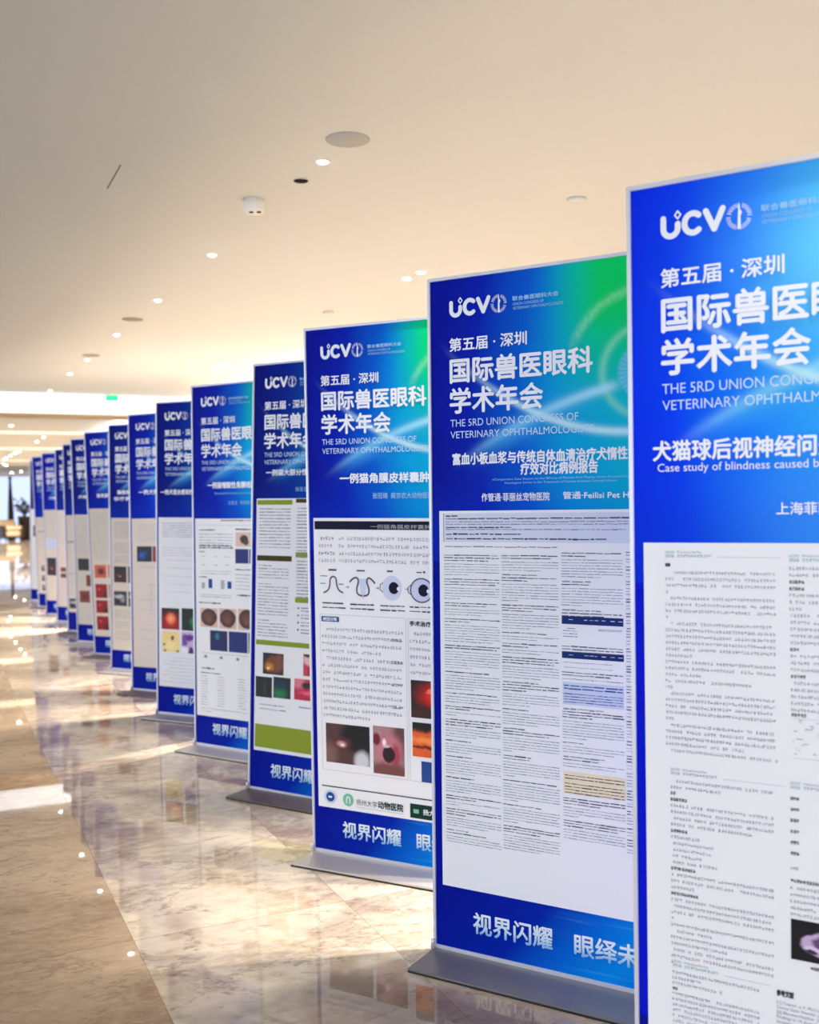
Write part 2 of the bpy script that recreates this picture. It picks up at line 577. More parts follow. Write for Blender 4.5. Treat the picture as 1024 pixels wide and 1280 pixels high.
def banner_print(name, bright=0.0, green=1.0, deep=False):
    n = NB(name, rough=0.5, spec=0.06)
    s, _, t = n.xyz('Object')
    sp = n.M('SUBTRACT', s, n.M('MULTIPLY', n.M('ABSOLUTE', n.M('SUBTRACT', t, 1.62)), 0.16))
    sp = n.M('ADD', sp, 0.09 * bright)
    head = n.ramp(sp, [(0.0, (0, 16, 154)), (0.13, (0, 32, 176)), (0.27, (0, 92, 208)), (0.4, (0, 158, 222)), (0.58, (0, 188, 214))] if not bright else [(0.0, (0, 28, 222)), (0.16, (0, 60, 240)), (0.3, (0, 112, 250)), (0.46, (0, 166, 244)), (0.66, (0, 186, 236))])
    if deep:
        head = n.ramp(sp, [(0.0, (0, 18, 124)), (0.15, (0, 34, 146)), (0.32, (0, 74, 170)), (0.5, (0, 128, 182)), (0.7, (0, 150, 180))])
    gf = n.M('MULTIPLY', n.step(s, 0.34, 0.55), n.step(t, 1.52, 1.88))
    head = n.mix(n.M('MULTIPLY', gf, green), head, lin((0, 214, 104)))
    low = n.M('MULTIPLY', n.step(n.M('MULTIPLY', t, -1.0), -1.45, -1.2), 0.45)
    head = n.mix(low, head, lin((0, 52, 196)))
    if bright:
        for cx, cz, rr, cc, ff in ((0.46, 1.80, 0.19, (120, 214, 248), 0.85), (0.40, 1.30, 0.16, (66, 142, 252), 0.7), (0.42, 1.56, 0.12, (70, 160, 250), 0.5)):
            d = n.M('SQRT', n.M('ADD', n.M('POWER', n.M('ABSOLUTE', n.M('SUBTRACT', s, cx)), 2.0), n.M('POWER', n.M('ABSOLUTE', n.M('SUBTRACT', t, cz)), 2.0)))
            head = n.mix(n.M('MULTIPLY', n.gauss(d, rr), ff), head, lin(cc))
    # printed eye: iris, rings and two light sweeps
    dx, dz = n.M('SUBTRACT', s, 0.655), n.M('SUBTRACT', t, 1.667)
    d = n.M('SQRT', n.M('ADD', n.M('MULTIPLY', dx, dx), n.M('MULTIPLY', dz, dz)))
    ang = n.M('ARCTAN2', dz, dx)
    ray = n.M('ADD', n.M('MULTIPLY', n.M('SINE', n.M('MULTIPLY', ang, 34.0)), 0.25), 0.6)
    iris = n.M('MULTIPLY', n.step(n.M('MULTIPLY', d, -1.0), -0.082, -0.07), ray)
    head = n.mix(iris, head, lin((120, 196, 246)))
    head = n.mix(n.M('MULTIPLY', n.step(n.M('MULTIPLY', d, -1.0), -0.036, -0.03), 0.8), head, lin((0, 60, 150)))
    head = n.mix(n.M('MULTIPLY', n.gauss(n.M('SUBTRACT', d, 0.12), 0.011), 0.5), head, lin((150, 236, 190)))
    arc = n.M('MULTIPLY', n.gauss(n.M('SUBTRACT', d, 0.22), 0.012), n.step(t, 1.72, 1.8))
    head = n.mix(n.M('MULTIPLY', arc, n.M('MULTIPLY', n.noise(n.vec, 60, 3), 0.7)), head, lin((170, 244, 190)))
    u = n.M('SUBTRACT', s, 0.124)
    ta = n.M('ADD', n.M('SUBTRACT', n.M('MULTIPLY', u, 0.6), n.M('MULTIPLY', n.M('MULTIPLY', u, u), 0.455)), 1.455)
    fa = n.M('MULTIPLY', n.gauss(n.M('SUBTRACT', t, ta), 0.014), n.M('MULTIPLY', n.step(s, 0.06, 0.4), n.step(n.M('MULTIPLY', s, -1.0), -0.6, -0.54)))
    head = n.mix(n.M('MULTIPLY', fa, 1.0), head, lin((170, 232, 248)))
    fa2 = n.M('MULTIPLY', n.gauss(n.M('SUBTRACT', n.M('SUBTRACT', t, ta), -0.01), 0.035), n.M('MULTIPLY', n.step(s, 0.1, 0.28), n.step(n.M('MULTIPLY', s, -1.0), -0.6, -0.3)))
    head = n.mix(n.M('MULTIPLY', fa2, 0.6), head, lin((70, 180, 240)))
    ub = n.M('SUBTRACT', s, 0.62)
    tb = n.M('ADD', n.M('MULTIPLY', n.M('MULTIPLY', ub, ub), 0.82), 1.508)
    fb = n.M('MULTIPLY', n.gauss(n.M('SUBTRACT', t, tb), 0.011), n.step(s, 0.02, 0.4))
    head = n.mix(n.M('MULTIPLY', fb, 1.0), head, lin((190, 238, 250)))
    # foot of the print
    fs = n.M('ADD', s, n.M('MULTIPLY', n.M('SUBTRACT', t, 0.1), -0.9))
    foot = n.ramp(fs, [(0.0, (0, 18, 146)), (0.3, (0, 36, 164)), (0.46, (0, 100, 208)), (0.62, (0, 140, 226)), (0.82, (0, 110, 214))])
    mp = n.node('ShaderNodeMapping')
    n.put(mp.inputs['Vector'], n.vec)
    mp.inputs['Rotation'].default_value = (0, R(-22), 0)
    mp.inputs['Scale'].default_value = (2.0, 1, 40)
    st = n.M('MULTIPLY', n.step(n.noise(mp.outputs[0], 1.0, 2), 0.52, 0.75), n.step(s, 0.34, 0.5))
    foot = n.mix(n.M('MULTIPLY', st, 0.5), foot, lin((90, 190, 240)))
    side = n.ramp(s, [(0.0, (0, 20, 200) if bright else (0, 14, 150)), (0.8, (0, 50, 190))])
    c = n.mix(n.M('GREATER_THAN', t, 1.15), side, head)
    c = n.mix(n.M('LESS_THAN', t, 0.22), c, foot)
    return n.out(c)


PRINT = banner_print('blue_green_print')
PRINT_LIGHT = banner_print('light_blue_print', 1.0, 0.0)
PRINT_DEEP = banner_print('deep_blue_print', 0.0, 0.4, True)
PAPER = mat('white_print_stock', (238, 238, 240), 0.5, spec=0.3)
PAPER_WARM_LIT = mat('warm_lit_print_stock', (218, 207, 194), 0.6, spec=0.2)  # white stock again, with the far end's warm light put into its colour
WHITE_INK = mat('white_ink', (240, 243, 250), 0.5, spec=0.3)
PALE_INK = mat('pale_blue_ink', (150, 200, 236), 0.5, spec=0.3)
BLACK_INK = mat('black_ink', (66, 66, 76), 0.6, spec=0.2)
GREY_INK = mat('grey_ink', (140, 140, 152), 0.6, spec=0.2)
PALE_GREY = mat('pale_grey_ink', (176, 178, 186), 0.6, spec=0.2)
TEAL_INK = mat('teal_grey_ink', (120, 160, 160), 0.6, spec=0.2)
NAVY = mat('navy_ink', (10, 44, 108), 0.6, spec=0.2)
MIDNIGHT = mat('midnight_ink', (6, 8, 44), 0.6, spec=0.2)
BLUE_INK = mat('blue_ink', (30, 78, 150), 0.6, spec=0.2)
LILAC = mat('lilac_wash', (214, 219, 238), 0.6, spec=0.2)
SKY = mat('blue_wash', (204, 212, 234), 0.6, spec=0.2)
CREAM = mat('cream_wash', (236, 222, 190), 0.6, spec=0.2)
OLIVE = mat('olive_green_ink', (140, 156, 44), 0.6, spec=0.2)
DARK_OLIVE = mat('dark_olive_ink', (66, 58, 14), 0.6, spec=0.2)
PLUM = mat('plum_grey_ink', (96, 84, 106), 0.6, spec=0.2)
FOREST = mat('forest_green_ink', (8, 52, 40), 0.6, spec=0.2)
MINT = mat('mint_ink', (120, 190, 160), 0.6, spec=0.2)


def foot_ink():
    n = NB('white_to_cyan_ink', 0.5, 0.3)
    s, _, t = n.xyz('Object')
    return n.out(n.ramp(n.M('DIVIDE', n.M('SUBTRACT', t, 0.055), 0.07), [(0.0, (90, 170, 220)), (0.45, (206, 228, 242)), (1.0, (240, 246, 252))]))


FOOT_INK = foot_ink()
_photos = {}


def photo_mat(key):
    """printed clinical pictures: soft blobs on a ground, broken up with noise"""
    if key in _photos:
        return _photos[key]
    ground, blobs, nz = PICS[key]
    n = NB('picture_' + key, rough=0.4, spec=0.3)
    tc = n.node('ShaderNodeTexCoord')
    nt = n.node('ShaderNodeTexNoise')
    n.put(nt.inputs['Vector'], tc.outputs['UV'])
    nt.inputs['Scale'].default_value = 4
    nt.inputs['Detail'].default_value = 4
    sub = n.node('ShaderNodeVectorMath')
    sub.operation = 'MULTIPLY_ADD'
    n.put(sub.inputs[0], nt.outputs['Color'])
    sub.inputs[1].default_value = (nz, nz, 0)
    n.put(sub.inputs[2], tc.outputs['UV'])
    sx = n.node('ShaderNodeSeparateXYZ')
    n.put(sx.inputs[0], sub.outputs[0])
    u, v = n.M('SUBTRACT', sx.outputs[0], nz / 2), n.M('SUBTRACT', sx.outputs[1], nz / 2)
    c = n.mix(n.noise(tc.outputs['UV'], 7, 5), lin(ground[0]), lin(ground[1]))
    for cx, cy, rx, ry, soft, colr in blobs:
        a = n.M('DIVIDE', n.M('SUBTRACT', u, cx), rx)
        b = n.M('DIVIDE', n.M('SUBTRACT', v, cy), ry)
        d = n.M('SQRT', n.M('ADD', n.M('MULTIPLY', a, a), n.M('MULTIPLY', b, b)))
        c = n.mix(n.step(n.M('MULTIPLY', d, -1.0), -1.0 - soft, -1.0 + soft), c, lin(colr))
    _photos[key] = n.out(c)
    return _photos[key]


PICS = {
    'brain_scan': (((10, 8, 14), (16, 14, 22)), [(0.58, 0.45, 0.42, 0.3, 0.1, (196, 170, 206)), (0.62, 0.52, 0.26, 0.17, 0.2, (104, 74, 112)), (0.8, 0.3, 0.12, 0.08, 0.3, (226, 214, 236)), (0.36, 0.34, 0.16, 0.06, 0.3, (220, 200, 228)), (0.35, 0.25, 0.1, 0.05, 0.3, (60, 34, 66))], 0.22),
    'dog_eye': (((96, 62, 60), (66, 40, 42)), [(0.75, 0.72, 0.4, 0.42, 0.3, (14, 8, 12)), (0.35, 0.5, 0.22, 0.17, 0.4, (92, 40, 42)), (0.36, 0.5, 0.1, 0.08, 0.6, (208, 150, 150)), (0.38, 0.48, 0.05, 0.03, 0.6, (246, 230, 226)), (0.82, 0.1, 0.17, 0.25, 0.4, (206, 206, 214)), (0.05, 0.2, 0.2, 0.3, 0.6, (128, 92, 84))], 0.1),
    'open_eye': (((190, 150, 150), (150, 104, 108)), [(0.9, 0.8, 0.3, 0.4, 0.6, (100, 66, 62)), (0.5, 0.55, 0.42, 0.3, 0.4, (196, 120, 132)), (0.1, 0.72, 0.13, 0.12, 0.3, (120, 24, 50)), (0.72, 0.4, 0.14, 0.24, 0.5, (170, 60, 80)), (0.49, 0.42, 0.2, 0.17, 0.12, (36, 8, 16)), (0.36, 0.68, 0.06, 0.07, 0.5, (250, 236, 236)), (0.42, 0.6, 0.1, 0.03, 0.5, (226, 190, 192)), (0.5, 0.08, 0.8, 0.16, 0.5, (120, 70, 64))], 0.08),
    'red_glow': (((24, 4, 8), (44, 10, 8)), [(0.7, 0.6, 0.5, 0.36, 0.5, (190, 24, 16)), (0.75, 0.62, 0.34, 0.2, 0.4, (240, 50, 40)), (0.85, 0.68, 0.2, 0.12, 0.3, (70, 8, 14)), (0.5, 0.72, 0.12, 0.05, 0.5, (255, 120, 96)), (0.3, 0.1, 0.5, 0.2, 0.6, (60, 26, 14))], 0.25),
    'orange_wound': (((214, 84, 34), (240, 110, 50)), [(0.3, 0.95, 0.8, 0.2, 0.3, (20, 6, 4)), (0.35, 0.28, 0.5, 0.05, 0.5, (110, 24, 12)), (0.5, 0.5, 0.5, 0.1, 0.6, (255, 146, 70)), (0.8, 0.1, 0.3, 0.12, 0.4, (150, 40, 20))], 0.25),
    'blue_card': (((22, 62, 132), (26, 72, 146)), [(0.6, 0.5, 0.12, 0.16, 0.3, (226, 120, 110))], 0.1),
    'amber_eye': (((26, 8, 6), (50, 20, 12)), [(0.55, 0.5, 0.42, 0.4, 0.3, (120, 62, 18)), (0.8, 0.6, 0.2, 0.4, 0.5, (126, 70, 52)), (0.32, 0.36, 0.2, 0.18, 0.6, (206, 132, 48)), (0.26, 0.27, 0.06, 0.06, 0.6, (250, 224, 160)), (0.05, 0.95, 0.3, 0.25, 0.4, (14, 4, 4))], 0.12),
    'dark_slit': (((8, 6, 10), (14, 10, 14)), [(0.55, 0.45, 0.07, 0.3, 0.8, (46, 44, 24))], 0.15),
    'green_glow': (((6, 10, 16), (8, 18, 22)), [(0.35, 0.2, 0.35, 0.3, 0.9, (14, 120, 70)), (0.45, 0.65, 0.3, 0.2, 0.9, (10, 40, 64))], 0.15),
    'pink_tissue': (((206, 44, 78), (170, 30, 60)), [(0.15, 0.85, 0.3, 0.3, 0.5, (220, 120, 140)), (0.62, 0.72, 0.3, 0.16, 0.3, (48, 10, 20)), (0.55, 0.35, 0.34, 0.1, 0.6, (240, 90, 120)), (0.9, 0.1, 0.2, 0.2, 0.5, (110, 14, 40))], 0.2),
    'pink_flesh': (((214, 70, 90), (190, 40, 66)), [(0.3, 0.75, 0.3, 0.25, 0.4, (232, 190, 178)), (0.2, 0.95, 0.2, 0.1, 0.4, (70, 36, 26)), (0.4, 0.2, 0.15, 0.3, 0.4, (150, 14, 40))], 0.2),
    'brown_orb': (((222, 186, 172), (214, 172, 158)), [(0.5, 0.52, 0.46, 0.46, 0.06, (66, 34, 28)), (0.45, 0.5, 0.28, 0.28, 0.7, (104, 60, 46)), (0.5, 0.4, 0.12, 0.12, 0.8, (120, 72, 58))], 0.1),
    'brown_bud': (((224, 196, 180), (216, 182, 164)), [(0.5, 0.5, 0.25, 0.32, 0.2, (60, 40, 36)), (0.62, 0.3, 0.16, 0.2, 0.3, (74, 50, 44))], 0.12),
    'navy_glow': (((8, 14, 74), (14, 22, 92)), [(0.42, 0.72, 0.09, 0.14, 0.7, (30, 130, 150))], 0.15),
    'deep_blue': (((4, 22, 96), (8, 34, 122)), [], 0.1),
    'fluor_red': (((36, 4, 6), (24, 2, 4)), [(0.5, 0.2, 0.6, 0.5, 0.6, (170, 16, 14)), (0.52, 0.5, 0.27, 0.27, 0.35, (250, 120, 70)), (0.52, 0.5, 0.12, 0.12, 0.7, (255, 170, 120))], 0.1),
    'fluor_green': (((8, 14, 8), (14, 26, 10)), [(0.85, 0.35, 0.4, 0.26, 0.5, (30, 170, 76)), (0.2, 0.2, 0.4, 0.3, 0.7, (6, 34, 18))], 0.15),
    'yellow_stain': (((252, 226, 150), (244, 214, 140)), [(0.6, 0.68, 0.08, 0.13, 0.2, (120, 62, 30)), (0.12, 0.35, 0.07, 0.06, 0.2, (116, 50, 36)), (0.16, 0.06, 0.07, 0.07, 0.3, (150, 96, 40)), (0.9, 0.05, 0.08, 0.06, 0.3, (150, 96, 60)), (0.5, 0.3, 0.3, 0.2, 0.8, (255, 236, 170))], 0.1),
    'violet_stain': (((196, 164, 214), (216, 190, 226)), [(0.4, 0.75, 0.4, 0.14, 0.4, (98, 52, 140)), (0.15, 0.55, 0.16, 0.2, 0.4, (120, 80, 160)), (0.5, 0.12, 0.13, 0.2, 0.3, (70, 36, 100)), (0.1, 0.1, 0.25, 0.2, 0.3, (248, 240, 250))], 0.3),
    'blue_dark': (((6, 8, 26), (10, 16, 44)), [(0.35, 0.42, 0.2, 0.2, 0.8, (30, 84, 180)), (0.55, 0.6, 0.12, 0.06, 0.6, (20, 60, 140))], 0.25),
    'maroon_dark': (((40, 8, 10), (62, 16, 14)), [(0.5, 0.4, 0.06, 0.06, 0.5, (240, 150, 130)), (0.25, 0.45, 0.05, 0.05, 0.5, (200, 70, 60)), (0.5, 0.85, 0.5, 0.2, 0.6, (20, 4, 6))], 0.2),
    'grey_scan': (((30, 28, 36), (60, 58, 68)), [(0.4, 0.65, 0.4, 0.12, 0.5, (190, 188, 196)), (0.7, 0.4, 0.16, 0.16, 0.5, (150, 146, 156)), (0.25, 0.3, 0.2, 0.12, 0.4, (10, 10, 14))], 0.35),
    'rust_eye': (((214, 104, 76), (196, 90, 62)), [(0.55, 0.5, 0.3, 0.26, 0.6, (110, 30, 18)), (0.55, 0.5, 0.14, 0.12, 0.6, (70, 14, 12))], 0.15),
    'crimson': (((158, 10, 12), (132, 6, 10)), [(0.3, 0.65, 0.12, 0.1, 0.8, (220, 70, 50)), (0.9, 0.2, 0.3, 0.3, 0.6, (90, 4, 10))], 0.2),
    'black_field': (((8, 14, 10), (12, 18, 14)), [], 0.1),
    'rust_card': (((124, 48, 34), (146, 62, 40)), [(0.5, 0.5, 0.3, 0.26, 0.7, (110, 30, 18))], 0.2),
}

# ------------------------------------------------------------------ banner stand
W, HB, TOP = 0.82, 0.02, 1.98
ALU = mat('brushed_aluminium', (214, 214, 222), 0.35, 0.35)
STEEL = mat('grey_steel_plate', (138, 136, 136), 0.38, 0.55, bump=0.05, bscale=400)
STEEL_LIT = mat('lit_steel_plate', (204, 196, 186), 0.34, 0.4, bump=0.05, bscale=400)  # same steel, lighter: the light on these plates is in the colour
STEEL_SHADED = mat('shaded_steel_plate', (112, 98, 92), 0.42, 0.4, bump=0.05, bscale=400)  # same steel, darker: the shade on these plates is in the colour
EDGE_SHADE = mat('plate_edge_shade', (30, 30, 34), 0.4)


def build_logo():
    q = Ink(0.0016)
    # letter U with a short right arm and a diamond above it
    pts = [(0.0752, 1.906), (0.0752, 1.886)] + [(0.0902 - 0.015 * math.cos(a), 1.884 - 0.0155 * math.sin(a)) for a in [math.pi * i / 12 for i in range(13)]] + [(0.1052, 1.892)]
    q.stroke(pts, 0.0122)
    dm = [(0.1052, 1.918), (0.1112, 1.910), (0.1052, 1.902), (0.0992, 1.910), (0.1052, 1.918)]
    q.stroke(dm, 0.0032)
    c = [(0.1365 + 0.0175 * math.cos(a), 1.889 + 0.0195 * math.sin(a)) for a in [math.radians(48 + 264 * i / 18) for i in range(19)]]
    q.stroke(c, 0.0122)
    q.stroke([(0.1625, 1.9085), (0.1795, 1.871), (0.1965, 1.9095)], 0.0122)
    for i in range(36):
        if i % 9 == 8:
            continue
        a = 2 * math.pi * i / 36
        r0 = 0.0185 if i % 2 else 0.0172
        q.stroke([(0.2285 + r0 * math.cos(a) * 0.95, 1.888 + r0 * math.sin(a)), (0.2285 + 0.0265 * math.cos(a) * 0.95, 1.888 + 0.0265 * math.sin(a))], 0.0015, cap=False)
    q.poly([(0.2255, 1.868), (0.2320, 1.868), (0.2312, 1.888), (0.2345, 1.896), (0.2305, 1.902), (0.2300, 1.912), (0.2272, 1.912), (0.2268, 1.898), (0.2262, 1.886)])
    q.poly([(0.2235, 1.864), (0.2340, 1.864), (0.2320, 1.868), (0.2255, 1.868)])
    return q


def prototype():
    root = empty('display_banner', (0, 0, 0), 'prototype', 'banner stand', 'conference display banners')
    pl = Geo().box((0.0, -0.165, 0.006), (W, 0.165, 0.012), 0.0015).obj('base_plate', STEEL, root)
    Geo().box((0.001, -0.164, 0.0), (W - 0.001, 0.164, 0.006)).obj('edge_shade', EDGE_SHADE, pl)  # black layer added to paint the shade along the plate's edge
    fr = Geo()
    fr.box((-0.003, -0.006, -0.008), (0.006, 0.02, TOP + 0.004), 0.0012)
    fr.box((W - 0.006, -0.006, -0.008), (W + 0.003, 0.02, TOP + 0.004), 0.0012)
    fr.box((0.004, -0.006, TOP - 0.006), (W - 0.004, 0.02, TOP + 0.004), 0.0012)
    fr.box((0.004, -0.003, -0.009), (W - 0.004, 0.018, 0.003))
    f = fr.obj('frame', ALU, root, (0, 0, HB))
    for x in (-0.001, W + 0.001):
        Geo().lathe([(0.006, -0.010), (0.006, 0.016), (0.004, 0.02)], (x, -0.012, 0), 14).obj('foot_pin', ALU, f)
    p = Geo().box((0.005, 0.0, 0.0), (W - 0.005, 0.006, TOP - 0.004)).obj('printed_panel', PRINT, root, (0, 0, HB))
    build_logo().obj('logo', WHITE_INK, p)
    q = Ink(0.0016)
    q.text('联合兽医眼科大会', 0.271, 0.410, 1.8905, 1.9035, 0.0004)
    q.text('UNION CONGRESS OF', 0.272, 0.366, 1.8775, 1.8855)
    q.text('VETERINARY OPHTHALMOLOGISTS', 0.272, 0.424, 1.8655, 1.8735)
    q.obj('congress_lettering', PALE_INK, p)
    q = Ink(0.0016)
    q.text('第五届 · 深圳', 0.0685, 0.314, 1.765, 1.803, 0.0009)
    q.text('国际兽医眼科', 0.0705, 0.507, 1.6735, 1.743, 0.0021)
    q.text('学术年会', 0.0695, 0.3615, 1.585, 1.657, 0.0021)
    q.obj('heading_lettering', WHITE_INK, p)
    q = Ink(0.0016)
    q.text('THE 5RD UNION CONGRESS OF', 0.0695, 0.466, 1.5455, 1.5665)
    q.text('VETERINARY OPHTHALMOLOGISTS', 0.0695, 0.511, 1.5115, 1.532)
    q.obj('subheading_lettering', mat('soft_white_ink', (200, 224, 246), 0.5, spec=0.3), p)
    q = Ink(0.0016)
    q.text('视界闪耀', 0.131, 0.380, 0.060, 0.122, 0.0014)
    q.obj('footer_lettering', FOOT_INK, p)
    q = Ink(0.0016)
    q.text('眼绎未来', 0.446, 0.695, 0.060, 0.122, 0.0014)
    q.obj('footer_lettering', FOOT_INK, p)
    return root


def copy_tree(o, parent=None):
    c = o.copy()
    COL.objects.link(c)
    if parent:
        c.parent = parent
    for ch in list(o.children):
        copy_tree(ch, c)
    return c


# camera-side measurements of each stand: base corner, in-plane lean, backward lean, turn, plate, print
STANDS = [
    (0.479, 2.208, -0.32, 0.0, -30.8, STEEL, PRINT_LIGHT), (0.061, 3.078, -0.14, 0.54, -30.5, STEEL, PRINT), (-0.382, 3.965, 0.33, -0.79, -27.5, STEEL_LIT, PRINT),
    (-0.771, 4.853, 0.43, 2.16, -31.5, STEEL_SHADED, PRINT_DEEP), (-1.209, 5.763, 0.03, 0.73, -32.5, STEEL_LIT, PRINT), (-1.634, 6.643, 0.50, 0.87, -26.0, STEEL_LIT, PRINT_DEEP),
    (-2.024, 7.503, -0.39, 1.01, -28.0, STEEL_SHADED, PRINT), (-2.451, 8.466, 0.36, 0.45, -27.0, STEEL_LIT, PRINT_DEEP), (-2.849, 9.333, -0.50, -1.46, -26.0, STEEL_SHADED, PRINT),
    (-3.284, 10.222, 0.12, -1.08, -28.0, STEEL_LIT, PRINT_DEEP), (-3.661, 11.083, -0.30, -0.19, -28.0, STEEL_SHADED, PRINT_DEEP), (-4.098, 12.031, 0.20, 0.63, -28.0, STEEL_LIT, PRINT_DEEP),
    (-4.519, 12.877, 0.03, -0.46, -28.0, STEEL_LIT, PRINT), (-4.952, 13.829, -0.28, -1.38, -28.0, STEEL_SHADED, PRINT), (-5.416, 14.799, 0.09, 1.37, -28.0, STEEL_LIT, PRINT_DEEP)]
LABELS = [
    'tall light blue display banner of text columns with a black brain scan picture',
    'blue and green display banner with four columns of fine print and two navy table bars',
    'blue banner whose sheet shows four eye development drawings and clinic logos along its foot',
    'blue banner whose sheet has olive green bars and a wide green block at the bottom',
    'green cornered blue banner with three round brown specimens and small blue bar charts',
    'bright blue banner with a red glowing picture above a yellow stained one',
    'blue banner whose sheet shows one dark blue picture near the top and pale tables below',
    'blue banner with a dark maroon picture above a grey scan',
    'blue banner with a column of four red pictures on its sheet',
    'blue banner with a black square picture above two rust brown ones',
    'blue banner, pale sheet with one dark line and a small dark box at its foot',
    'blue banner whose pale sheet has two small maroon pictures, one above the other',
    'far blue banner with a large near black picture under a bluish patch',
    'second last blue banner, sheet with small grey pictures and a thin dark line',
    'last blue banner of the row, only its left edge showing against the window']
proto = prototype()
BANNERS = []
for i, (X, Y, lean, pitch, turn, plate, prt) in enumerate(STANDS):
    o = proto if i == 0 else copy_tree(proto)
    o.location = (X * math.cos(A) + Y * math.sin(A), -X * math.sin(A) + Y * math.cos(A), 0)
    o.rotation_euler.z = R(turn) - A
    o['label'] = LABELS[i]
    panel = None
    for ch in o.children:
        nm = ch.name.split('.')[0]
        if nm in ('frame', 'printed_panel'):
            ch.rotation_euler = (R(-pitch), R(lean), 0)
        if nm == 'printed_panel':
            panel = ch
            if i:
                ch.data = ch.data.copy()
            ch.data.materials[0] = prt
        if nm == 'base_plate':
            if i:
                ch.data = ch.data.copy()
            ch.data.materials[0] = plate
    BANNERS.append((o, panel))


class Poster:
    """the white sheet printed on a banner, with its text and pictures as sub-parts"""
    def __init__(self, i, l, r, b, t, m=PAPER):
        self.root, self.panel = BANNERS[i]
        self.sheet = Geo().box((l, -0.0009, b), (r, -0.0001, t)).obj('poster_sheet', m, self.root, (0, 0, HB))
        self.sheet.rotation_euler = self.panel.rotation_euler
        self.i = {}

    def ink(self, m, y=0.0019):
        if m.name not in self.i:
            self.i[m.name] = (Ink(y), m)
        return self.i[m.name][0]

    def pic(self, key, l, r, b, t):
        me = bpy.data.meshes.new('printed_picture')
        y = -0.0016
        me.from_pydata([(l, y, b), (r, y, b), (r, y, t), (l, y, t)], [], [(0, 1, 2, 3)])
        uv = me.uv_layers.new(name='uv')
        for lp, q in zip(uv.data, ((0, 0), (1, 0), (1, 1), (0, 1))):
            lp.uv = q
        link('printed_picture', me, photo_mat(key), self.sheet)

    def block(self, name, m, rects, y=0.0014):
        for a in rects:
            Ink(y).rect(*a).obj(name, m, self.sheet)

    def done(self):
        # printing belongs to the sheet's own mesh
        me = self.sheet.data
        vs = [p.co[:] for p in me.vertices]
        fs = [tuple(p.vertices) for p in me.polygons]
        ms = [0] * len(fs)
        for k, (q, m) in enumerate(self.i.values()):
            n0 = len(vs)
            vs += q.v
            fs += [tuple(i + n0 for i in f) for f in q.f]
            ms += [k + 1] * len(q.f)
        new = bpy.data.meshes.new('poster_sheet')
        new.from_pydata(vs, [], fs)
        new.materials.append(me.materials[0])
        for q, m in self.i.values():
            new.materials.append(m)
        new.polygons.foreach_set('material_index', ms)
        self.sheet.data = new


def title(i, lines, m=WHITE_INK, name='title_lettering'):
    for body, l, r, b, t, bold in lines:
        Ink(0.0016).text(body, l, r, b, t, bold).obj(name, m, BANNERS[i][1])


# ---- banner with the brain scan (closest)
title(0, [('犬猫球后视神经问题', 0.049, 0.415, 1.407, 1.448, 0.0013), ('Case study of blindness caused by', 0.058, 0.388, 1.379, 1.401, 0)])
title(0, [('上海菲丽丝宠物医院', 0.297, 0.53, 1.2925, 1.317, 0.0004)], WHITE_INK, 'clinic_lettering')
P = Poster(0, 0.026, W - 0.03, 0.186, 1.236)
G, B_, H = P.ink(GREY_INK), P.ink(BLACK_INK), P.ink(TEAL_INK)
DY = 0.01335


def header(x, t, long=True):
    H.text('UCVO', x, x + 0.019, t + 0.0005, t + 0.0065)
    H.text('2026', x, x + 0.019, t - 0.0075, t - 0.0015)
    G.chars(x + 0.025, x + 0.075, t + 0.006, 0.0045, 3, 0.0042)
    H.chars(x + 0.025, x + 0.098, t - 0.001, 0.0065, 4, 0.006)
    P.ink(PALE_GREY).rect(x + 0.108, x + (0.232 if long else 0.2), t - 0.0062, t - 0.0054)


def para(x, r, t, n, last, seed, indent=True, h=0.0066, dy=DY, pitch=0.0062):
    for k in range(n):
        l = x + (0.011 if indent and k == 0 else 0)
        G.chars(l, (x + (r - x) * last) if k == n - 1 else r, t, h, seed * 31 + k, pitch)
        t -= dy
    return t


header(0.0725, 1.213)
B_.chars(0.0725, 0.086, 1.193, 0.0068, 1, 0.0062, 0)
B_.text('摘要', 0.0725, 0.083, 1.1865, 1.1935, 0.0003)
t = 1.1775
t = para(0.0725, 0.297, t, 4, 0.05, 1)
t = para(0.0722, 0.297, t, 4, 0.05, 2)
t = para(0.0718, 0.297, t, 6, 0.25, 3)
t = para(0.0714, 0.297, t, 3, 0.34, 4, False)
B_.chars(0.0712, 0.088, t, 0.0066, 77, 0.006, 0)
G.chars(0.092, 0.25, t, 0.0066, 78, 0.0062)
t -= DY
B_.text('1 引言', 0.0712, 0.086, t - 0.0065, t)
t -= DY
t = para(0.0708, 0.297, t, 5, 0.08, 5)
t = para(0.0704, 0.297, t, 4, 0.72, 6)
t = para(0.07, 0.298, t, 1, 1.0, 7)
header(0.08, 0.757)
t = 0.739
t = para(0.0795, 0.292, t, 2, 0.5, 8)


def bold_line(x, t, wd, s=0):
    B_.chars(x, x + wd, t, 0.007, 500 + s, 0.0058, 0)
    B_.chars(x + 0.0008, x + wd, t, 0.007, 501 + s, 0.0058, 0)


